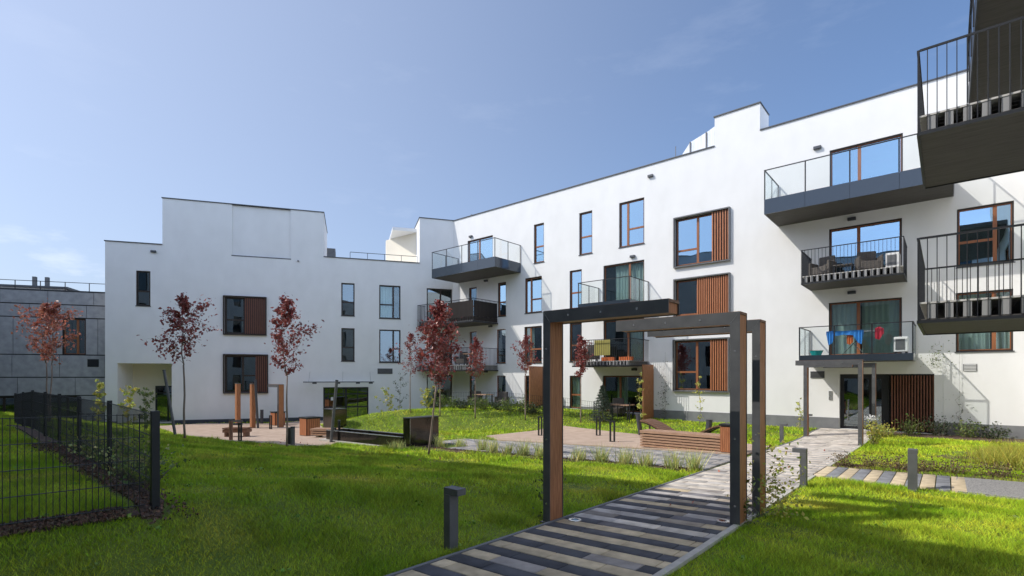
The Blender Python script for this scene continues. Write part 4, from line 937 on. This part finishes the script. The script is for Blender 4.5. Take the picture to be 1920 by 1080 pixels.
def at(px, dp): return p_at(px, dp)
x, y = at(92, 21.5); maple(x, y, 5.1, 2.55, 1.9, 'copper-red young maple on two stems before the stone building', 3, trunks=2, nleaf=2000, lsize=.10, m='leaf_copper')
x, y = at(346, 15.6); maple(x, y, 4.35, 2.05, 2.05, 'dark purple young maple at the left of the plaza, mostly shaded', 5, nleaf=1250, lsize=.085, lean=(-.05, 0), bark='bark', side=.4)
x, y = at(538, 16.8); maple(x, y, 5.0, 2.6, 1.75, 'red young maple in front of the shuttered windows, middle of the plaza', 8, nleaf=1700, lsize=.085, side=.5)
maple(-11.4, 9.7, 4.5, 2.45, 1.6, 'tallest red maple with a leaning stem beside the dark cabinet', 13, nleaf=2100, lean=(.18, .14), lsize=.08)
x, y = at(769, 27.5); maple(x, y, 4.3, 2.3, 1.7, 'thin maple on the mound left of the tallest one', 21, nleaf=650, lsize=.085)
x, y = at(825, 27.0); maple(x, y, 4.2, 2.1, 1.5, 'maple on the mound straight behind the tallest one', 25, nleaf=900, lsize=.085)
x, y = at(891, 26.8); maple(x, y, 4.25, 2.2, 1.15, 'narrow maple before the barred corner balconies', 27, nleaf=1100, lsize=.085)
x, y = at(985, 26.4); maple(x, y, 4.35, 1.95, 1.5, 'maple with drooping leaves just left of the nearest portal post', 33, nleaf=1000, lsize=.085)
x, y = at(1089, 25.4); maple(x, y, 4.3, 1.95, 1.05, 'dense dark maple framed by the left portal frame', 35, nleaf=1300, lsize=.085)
def sapling(x, y, h, label, seed, m='leaf_yellow', n=150, w_=.28, ls=.075, name='sapling', grp='leafy saplings', low=.25):
    global rng; rng = np.random.default_rng(seed); z = H(x, y)-.03; t = thing(name, label, 'sapling', (x, y, z), 0, grp); s = MB(); C = []
    pts = [(x+.03*math.sin(i*1.3+seed), y+.03*math.cos(i+seed), z+h*i/6) for i in range(7)]; s.tube(pts, [.011-.0012*i for i in range(7)], n=5)
    for j in range(9):
        q = low+(1-low)*j/9; b = Vector(pts[int(q*6)]); az = j*2.3+seed; e = b+Vector((math.cos(az), math.sin(az), .7))*w_*rng.uniform(.4, 1); s.tube([tuple(b), tuple(e)], [.005, .002], n=3)
        for k in range(3): C.append(b.lerp(e, (k+1)/3))
    for k in range(int(6*low), 7): C.append(Vector(pts[k]))
    s.build('stem', 'bark', t); P = np.array([tuple(c) for c in C]); k = rng.integers(0, len(P), n); V, F, c = leafcloud(P[k]+rng.normal(size=(n, 3))*.05, ls); npmesh('foliage', V, F, m, t, cols=c); return t
for px, dp, h, lb, m, n in ((185, 23.0, 2.1, 'yellow-leaved sapling above the fence before the white corner', 'leaf_yellow', 170), (240, 23.0, 2.0, 'bright yellow-green sapling above the fence', 'leaf_yellow', 140), (272, 22.0, 1.9, 'darker green sapling above the fence near its corner', 'leaf_green', 130), (15, 30, 2.0, 'pale sapling at the far left behind the fence', 'leaf_yellow', 120), (46, 30, 1.8, 'low pale sapling behind the fence at the left', 'leaf_yellow', 100),
    (1312, 22.6, 2.15, 'thin yellow-leaved sapling before the lowest shuttered window', 'leaf_yellow', 120), (1200, 24.0, 2.35, 'yellow-leaved climber sapling before the terrace glazing', 'leaf_yellow', 260), (1500, 20.6, 1.2, 'small pale sapling left of the entrance portal', 'leaf_yellow', 90)):
    x, y = at(px, dp); sapling(x, y, h, lb, int(px), m, n*2 if px < 300 else n, w_=.34 if px < 300 else .2, ls=.125 if px < 300 else .085)
for px, dp, h, lb in ((728, 31.5, 2.0, 'pale green airy shrub against the shaded wall at the top of the mound'), (800, 29.5, 1.1, 'low airy shrub on top of the mound')):
    x, y = at(px, dp); 
    t = sapling(x, y, h, lb, int(px), 'leaf_yellow', 420, w_=.75, ls=.11, low=.1)
x, y = at(750, 30.0); sapling(x, y, 2.4, 'bare dark twiggy shrub on the mound left of the thin maple', 750, 'leaf_dark', 200, w_=.6, ls=.08)
def bush(x, y, w_, h, label, seed, m='leaf_green', n=500, ls=.06, name='shrub', cat='shrub', grp='low shrubs', z0=None):
    global rng; rng = np.random.default_rng(seed); z = H(x, y) if z0 is None else z0; t = thing(name, label, cat, (x, y, z), 0, grp); s = MB(); C = []
    for j in range(14):
        az = j*2.4+seed; rr = w_*.5*math.sqrt((j+.5)/14); e = Vector((x+rr*math.cos(az), y+rr*math.sin(az), z+h*rng.uniform(.55, 1)*(1-.35*(j/14)))); b = Vector((x+rr*.25*math.cos(az), y+rr*.25*math.sin(az), z-.02)); s.tube([tuple(b), tuple(b.lerp(e, .6)+Vector((0, 0, .02))), tuple(e)], [.006, .004, .002], n=3)
        for k in range(5): C.append(b.lerp(e, .25+.75*k/4))
    s.build('stems', 'bark', t); P = np.array([tuple(c) for c in C]); k = rng.integers(0, len(P), n); V, F, c = leafcloud(P[k]+rng.normal(size=(n, 3))*[w_*.09, w_*.09, h*.07], ls, up=.4); npmesh('foliage', V, F, m, t, cols=c); return t
hd = ['first', 'second', 'third', 'fourth', 'fifth', 'sixth', 'seventh', 'eighth', 'ninth', 'tenth', 'eleventh', 'twelfth', 'thirteenth', 'fourteenth']
for k in range(11):
    u = -23.2+k*.72; bush(u, 20.1+.16*k-.2*(k % 2), 1.0, .8 if k % 3 else .65, 'leafy hedge shrub before the garden fence, %s from the left' % hd[k], 100+k, 'leaf_green' if k % 3 else 'leaf_dark', 380, .085, grp='hedge shrubs before the garden fence')
for k, (u, v, w_, h, lb) in enumerate(((-1.75, 22.6, .9, .55, 'yellowish low shrub beside the slatted entrance wall'), (-1.0, 23.6, .9, .75, 'dark leafy shrub against the slatted wall'), (-.2, 23.9, 1.0, .8, 'leafy shrub where the slatted wall meets the white wall'), (.55, 23.95, .9, .65, 'leafy shrub by the climbing wire on the white wall'), (1.2, 23.95, .9, .6, 'leafy shrub by the wall near the right edge'), (-1.75, 19.6, .45, .8, 'white-flowering shrub at the foot of the entrance portal'))):
    bush(u, v, w_, h, lb, 140+k, ('leaf_yellow' if k in (0, 5) else 'leaf_green' if k % 2 else 'leaf_dark'), 420, .07, grp='shrubs near the entrance')
# flower head
x, y = -1.78, 19.55; z = H(x, y)+.82; V, F, c = leafcloud(np.array([x, y, z])+rng.normal(size=(160, 3))*[.09, .09, .05], .05); o = npmesh('flower_head', V, F, 'white', None, cols=c)
for o2 in bpy.data.objects:
    if o2.get('label') == 'white-flowering shrub at the foot of the entrance portal':
        o.parent = o2; o.matrix_parent_inverse = WM[o2.name].inverted()
# climbers on the right portal posts and left post
def climber(x, y, h, label, seed, m='leaf_green', n=160, w_=.12, z0=None):
    global rng; rng = np.random.default_rng(seed); z = (H(x, y) if z0 is None else z0)-.02; t = thing('climbing_plant', label, 'climber', (x, y, z), 0, 'climbing plants'); s = MB(); P = []
    for q in range(3):
        pts = [(x+w_*.5*math.sin(i*1.7+q*2+seed), y+w_*.5*math.cos(i*1.3+q+seed), z+h*(1-.25*q)*i/8) for i in range(9)]; s.tube(pts, .004, n=4); P += pts[1:]
    s.build('stem', 'bark', t); P = np.array(P); k = rng.integers(0, len(P), n); V, F, c = leafcloud(P[k]+rng.normal(size=(n, 3))*[w_*.7, w_*.7, .05], .055); npmesh('foliage', V, F, m, t, cols=c)
climber(-1.78, 7.62, 1.0, 'bright green climber at the foot of the second right portal post', 5, 'leaf_yellow', 460, .24); climber(-4.2, 5.75, 1.0, 'dark climber at the foot of the left portal post', 6, 'leaf_green', 150, .1); climber(-1.92, 6.95, .55, 'small climber between the two right portal posts', 9, 'leaf_green', 60, .12)
climber(-10.7, 24.3, 2.9, 'thin dark climber on the wall left of the lowest shuttered window', 7, 'leaf_dark', 220, .2, z0=-.45); climber(.35, 24.36, 1.5, 'thin climber on the wire right of the slatted entrance wall', 12, 'leaf_dark', 110, .25)
climber(-.3, 24.2, 1.0, 'arching green climber hanging beside the glass balcony end', 14, 'leaf_green', 150, .3, z0=2.0)
# spruce
x, y = at(1130, 25.3); z = H(x, y); t = thing('spruce_tree', 'small blue-green spruce by the garden fence framed by the left portal', 'tree', (x, y, z)); MB().tube([(x, y, z-.05), (x, y, z+1.9)], [.04, .008], n=6).build('trunk', 'bark', t); C = []; s = MB()
for k in range(13):
    hh = .12+k*.135; rr = .78*(1-hh/1.95)
    for j in range(11):
        az = j*.571+k*.4; ex = (x+rr*math.cos(az)*rng.uniform(.8, 1.1), y+rr*math.sin(az)*rng.uniform(.8, 1.1), z+hh-.06); s.tube([(x, y, z+hh), ex], [.008, .003], n=3)
        for q in np.linspace(.25, 1, 12): C.append((x+(ex[0]-x)*q, y+(ex[1]-y)*q, z+hh-.06*q))
s.build('branches', 'bark', t); C = np.array(C); C = np.repeat(C, 4, 0)+rng.normal(size=(len(C)*4, 3))*.03; V, F, c = leafcloud(C, .09, asp=.14); npmesh('crown', V, F, 'needle', t, cols=c)
# grass-like tufts
def blades(P, hgt, wid, lean, colfn=None):
    n = len(P); az = rng.uniform(0, 2*np.pi, n); h = hgt*(rng.uniform(.55, 1.15, n)); l = lean*h*rng.uniform(.2, 1.2, n); az2 = rng.uniform(0, 2*np.pi, n)
    dx = np.cos(az)*wid/2; dy = np.sin(az)*wid/2; V = np.empty((n, 3, 3)); V[:, 0] = P-np.stack([dx, dy, 0*dx], 1); V[:, 1] = P+np.stack([dx, dy, 0*dx], 1); V[:, 2] = P+np.stack([np.cos(az2)*l, np.sin(az2)*l, h], 1)
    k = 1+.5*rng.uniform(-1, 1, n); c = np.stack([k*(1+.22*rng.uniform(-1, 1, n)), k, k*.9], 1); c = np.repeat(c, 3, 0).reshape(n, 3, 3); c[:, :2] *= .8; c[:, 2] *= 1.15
    return V.reshape(-1, 3), np.arange(n*3).reshape(n, 3), c.reshape(-1, 3)
def tuft(x, y, w_, h, label, m='tuft', n=160, name='grass_tuft', grp='ornamental grass tufts', wid=.018, lean=.6):
    z = H(x, y); P = np.stack([x+rng.normal(size=n)*w_*.22, y+rng.normal(size=n)*w_*.22, np.full(n, z)], 1); V, F, c = blades(P, h, wid, lean); o = npmesh(name, V, F, m, None, cols=c); o.location = (0, 0, 0); return tag(o, label, 'ornamental grass', grp)
for k, px in enumerate((862, 905, 925, 953, 980, 1012, 1086, 1128, 1171, 1210, 1262, 1302)):
    v = 11.18-.03*(k % 2); a = (px-960)/960.; r_ = (a*.7623-.6472)/(a*.6472+.7623); u = r_*v
    if px < 940: v = 11.3+(940-px)*.008; u = r_*v
    tuft(u, v, .34 if k % 2 else .45, .48 if k % 3 else .4, 'ornamental grass tuft in the mulch strip along the side path, %s from the left' % hd[k], n=100, wid=.02)
x, y = at(825, 17.3); tuft(x, y, .5, .42, 'wispy grass tuft against the right face of the dark cabinet', n=120); x, y = at(745, 16.9); tuft(x, y, .7, .3, 'low green tuft at the front of the dark cabinet', n=160)
for k, (u, v, w_, h) in enumerate(((.95, 15.5, .9, .38), (1.65, 14.9, 1.0, .42), (1.3, 16.5, 1.1, .5), (1.85, 16.4, .9, .46), (.9, 17.2, .8, .3))):
    tuft(u, v, w_, h, ['ochre grass clump left of its group by the right edge', 'ochre grass clump at the front of its group', 'tall ochre grass clump in the middle of its group', 'ochre grass clump nearest the right edge', 'ochre grass clump at the back of its group'][k], 'ochre', 800, grp='ochre grass clumps', wid=.016, lean=.8)
for k, (u, v) in enumerate(((-1.75, 13.6), (-1.25, 13.62), (-.8, 13.5), (-.35, 13.55), (.1, 13.45), (.75, 13.4), (1.35, 13.3), (1.8, 13.2))):
    bush(u, v, .6, .34, 'brown heather clump in the mulch along the cross path, %s from the left' % hd[k], 300+k, 'heather', 520, .035, name='heather_clump', cat='heather', grp='heather clumps along the cross path')
for k, px in enumerate((150, 185, 215, 245, 268)):
    x, y = at(px, (9.9, 8.8, 8.0, 7.0, 6.3, 5.5)[k]); bush(x, y, .9 if k < 5 else .4, .5 if k < 5 else .22, 'low dark shrub along the mesh fence, %s from the left' % hd[k], 330+k, 'tuft' if k % 2 else 'leaf_green', 260, .05, grp='low shrubs along the mesh fence')
# mulch chips at the fence corner and in the beds (loose stuff)
def chips(name, boxes, n, s_):
    P = []
    for (a, b, c_, d) in boxes: P.append(np.stack([rng.uniform(a, b, n), rng.uniform(c_, d, n)], 1))
    P = np.concatenate(P); z = Hn(P[:, 0], P[:, 1])+.02; V, F, c = leafcloud(np.c_[P, z], s_, up=0); o = npmesh(name, V, F, 'mulchchip', None, cols=c); tag(o, kind='stuff')
mat('mulchchip', (.15, .095, .065), .9, attr='Col')
chips('mulch_chips', [(-14, -5.9, 1.5, 1.95), (-6.42, -6.15, -.5, 1.4), (-14, -4.1, 11.03, 11.33), (-1.95, 2.05, 13.4, 13.95), (.2, 2, 14.6, 17)], 2600, .035)
P = []
for (cx, cy, s_, n_) in ((-11.4, 9.8, 1.5, 40), (-18, 9, 2, 50), (-17.6, 5.5, 1.6, 30), (-13.9, 21.3, 1.2, 25), (-3, 12, 4, 40), (-16.5, 20.5, 1.5, 20)): P.append(np.stack([cx+rng.normal(size=n_)*s_, cy+rng.normal(size=n_)*s_], 1))
P = np.concatenate(P); V, F, c = leafcloud(np.c_[P, Hn(P[:, 0], P[:, 1])+.035], .055, up=2.5); o = npmesh('fallen_leaves', V, F, 'leaf_copper', None, cols=c); tag(o, kind='stuff')
# ---------------------------------------------------------------- lawn blades
def inpoly(x, y, poly):
    r_ = np.zeros(len(x), bool); n = len(poly)
    for i in range(n):
        x1, y1 = poly[i]; x2, y2 = poly[(i+1) % n]; c_ = ((y1 > y) != (y2 > y)); r_ ^= c_ & (x < (x2-x1)*(y-y1)/((y2-y1) if y2 != y1 else 1e-9)+x1)
    return r_
EXC = [[(-4.04, -3), (-1.97, -3), (-1.97, 25), (-4.04, 25)], [(-2.1, 11.75), (2.2, 10.6), (2.2, 12.75), (-2.1, 13.35)], [(-15, 10.7), (-12.4, 11.0), (-4, 11.02), (-4, 14.6), (-15, 14.6)],
 [(-14.75, 15.7), (-13.0, 14.5), (-4, 14.5), (-4.1, 17.2), (-6.5, 18.4), (-9.8, 19.5), (-12.4, 20.3), (-14.9, 20.9)], [(-34, 9.0), (-26, 7.9), (-21, 7.9), (-17.3, 8.9), (-16.7, 9.7), (-18.8, 11.6), (-20.5, 12.2), (-23, 13.2), (-26.6, 14.4), (-28.6, 18.3), (-31.2, 16.4), (-30.5, 14.2), (-34, 11.5)],
 [(-18.8, 10.25), (-13.8, 10.9), (-13.8, 12.3), (-18.8, 11.4)], [(-22, 1.85), (-6.2, 1.47), (-5.85, 1.53), (-6.2, 1.8), (-22, 2.28)], [(-6.42, -2), (-6.24, -2), (-6.2, 1.4), (-6.4, 1.4)], [(-2, 22.9), (3, 22.9), (3, 24.5), (-2, 24.5)]]
Vs, Fs, Cs = [], [], []; off = 0
for d0, d1, dens, hg, wd in ((3.6, 8, 6800, .058, .0052), (8, 13, 2400, .068, .0095), (13, 19, 800, .085, .018), (19, 30, 280, .085, .03), (30, 46, 60, .10, .06)):
    amax = 1.10; area = amax*(d1*d1-d0*d0); n = int(area*dens); Y = np.sqrt(rng.uniform(d0*d0, d1*d1, n)); X = rng.uniform(-amax, amax, n)*Y
    u = .7623*X-.6472*Y; v = .6472*X+.7623*Y; ok = (v < 24.3) & (u < 2.1) & (v > -1.5)
    ok &= ~((u+29.87)*.84671-(v-18.58)*.53202 < .1)   # in front of the left block only
    for e in EXC: ok &= ~inpoly(u, v, e)
    u = u[ok]; v = v[ok]; n = len(u)
    # patchy height and density
    nse = np.sin(u*1.7+1.3*np.sin(v*1.1))*np.sin(v*1.9+1.1*np.sin(u*.8+2))+.6*np.sin(u*4.1+v*3.3)*np.sin(v*5.2-u*2.1)
    cl = np.clip(np.sin(u*2.3+2*np.sin(v*1.7+1))*np.sin(v*2.6+1.5*np.sin(u*1.3))*np.sin(u*.9+v*1.1)*1.6-.45, 0, 1); dry = np.clip(np.sin(u*1.1-v*.7+3)*np.sin(v*1.6+u*.5+1)-.55, 0, 1)*2
    keep = rng.uniform(0, 1, n) < .80+.2*np.clip(nse, -1, 1); u = u[keep]; v = v[keep]; nse = nse[keep]; cl = cl[keep]; dry = dry[keep]; n = len(u)
    P = np.stack([u, v, Hn(u, v)-.025], 1); V, F, c = blades(P, hg*(1+.35*nse+1.0*cl-.3*dry), wd, 1.05)
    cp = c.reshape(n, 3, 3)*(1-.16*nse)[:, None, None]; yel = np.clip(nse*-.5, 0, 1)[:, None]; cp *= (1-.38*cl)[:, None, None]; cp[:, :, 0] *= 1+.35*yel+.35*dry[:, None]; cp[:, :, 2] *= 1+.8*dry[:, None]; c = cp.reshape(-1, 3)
    Vs.append(V); Fs.append(F+off); Cs.append(c); off += len(V)
mat('weedleaf', (.22, .36, .05), .6, attr='Col', transl=.2)
# low weeds: small round-leaved rosettes scattered through the turf
n = 220; Y = np.sqrt(rng.uniform(16, 260, n)); X = rng.uniform(-1.05, 1.05, n)*Y; u = .7623*X-.6472*Y; v = .6472*X+.7623*Y; ok = (u < 2) & (v > -1) & (v < 22)
for e in EXC: ok &= ~inpoly(u, v, e)
u = u[ok]; v = v[ok]; P = np.repeat(np.stack([u, v, Hn(u, v)+.012], 1), 7, 0); P = P+rng.normal(size=P.shape)*[.035, .035, .006]
W, G_f, wc = leafcloud(P, .038, asp=.9, up=0); o = npmesh('weeds', W, G_f, 'weedleaf', None, cols=wc); tag(o, kind='stuff')
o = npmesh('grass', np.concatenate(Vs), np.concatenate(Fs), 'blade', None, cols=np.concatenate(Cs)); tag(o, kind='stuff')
print('blades', off//3)
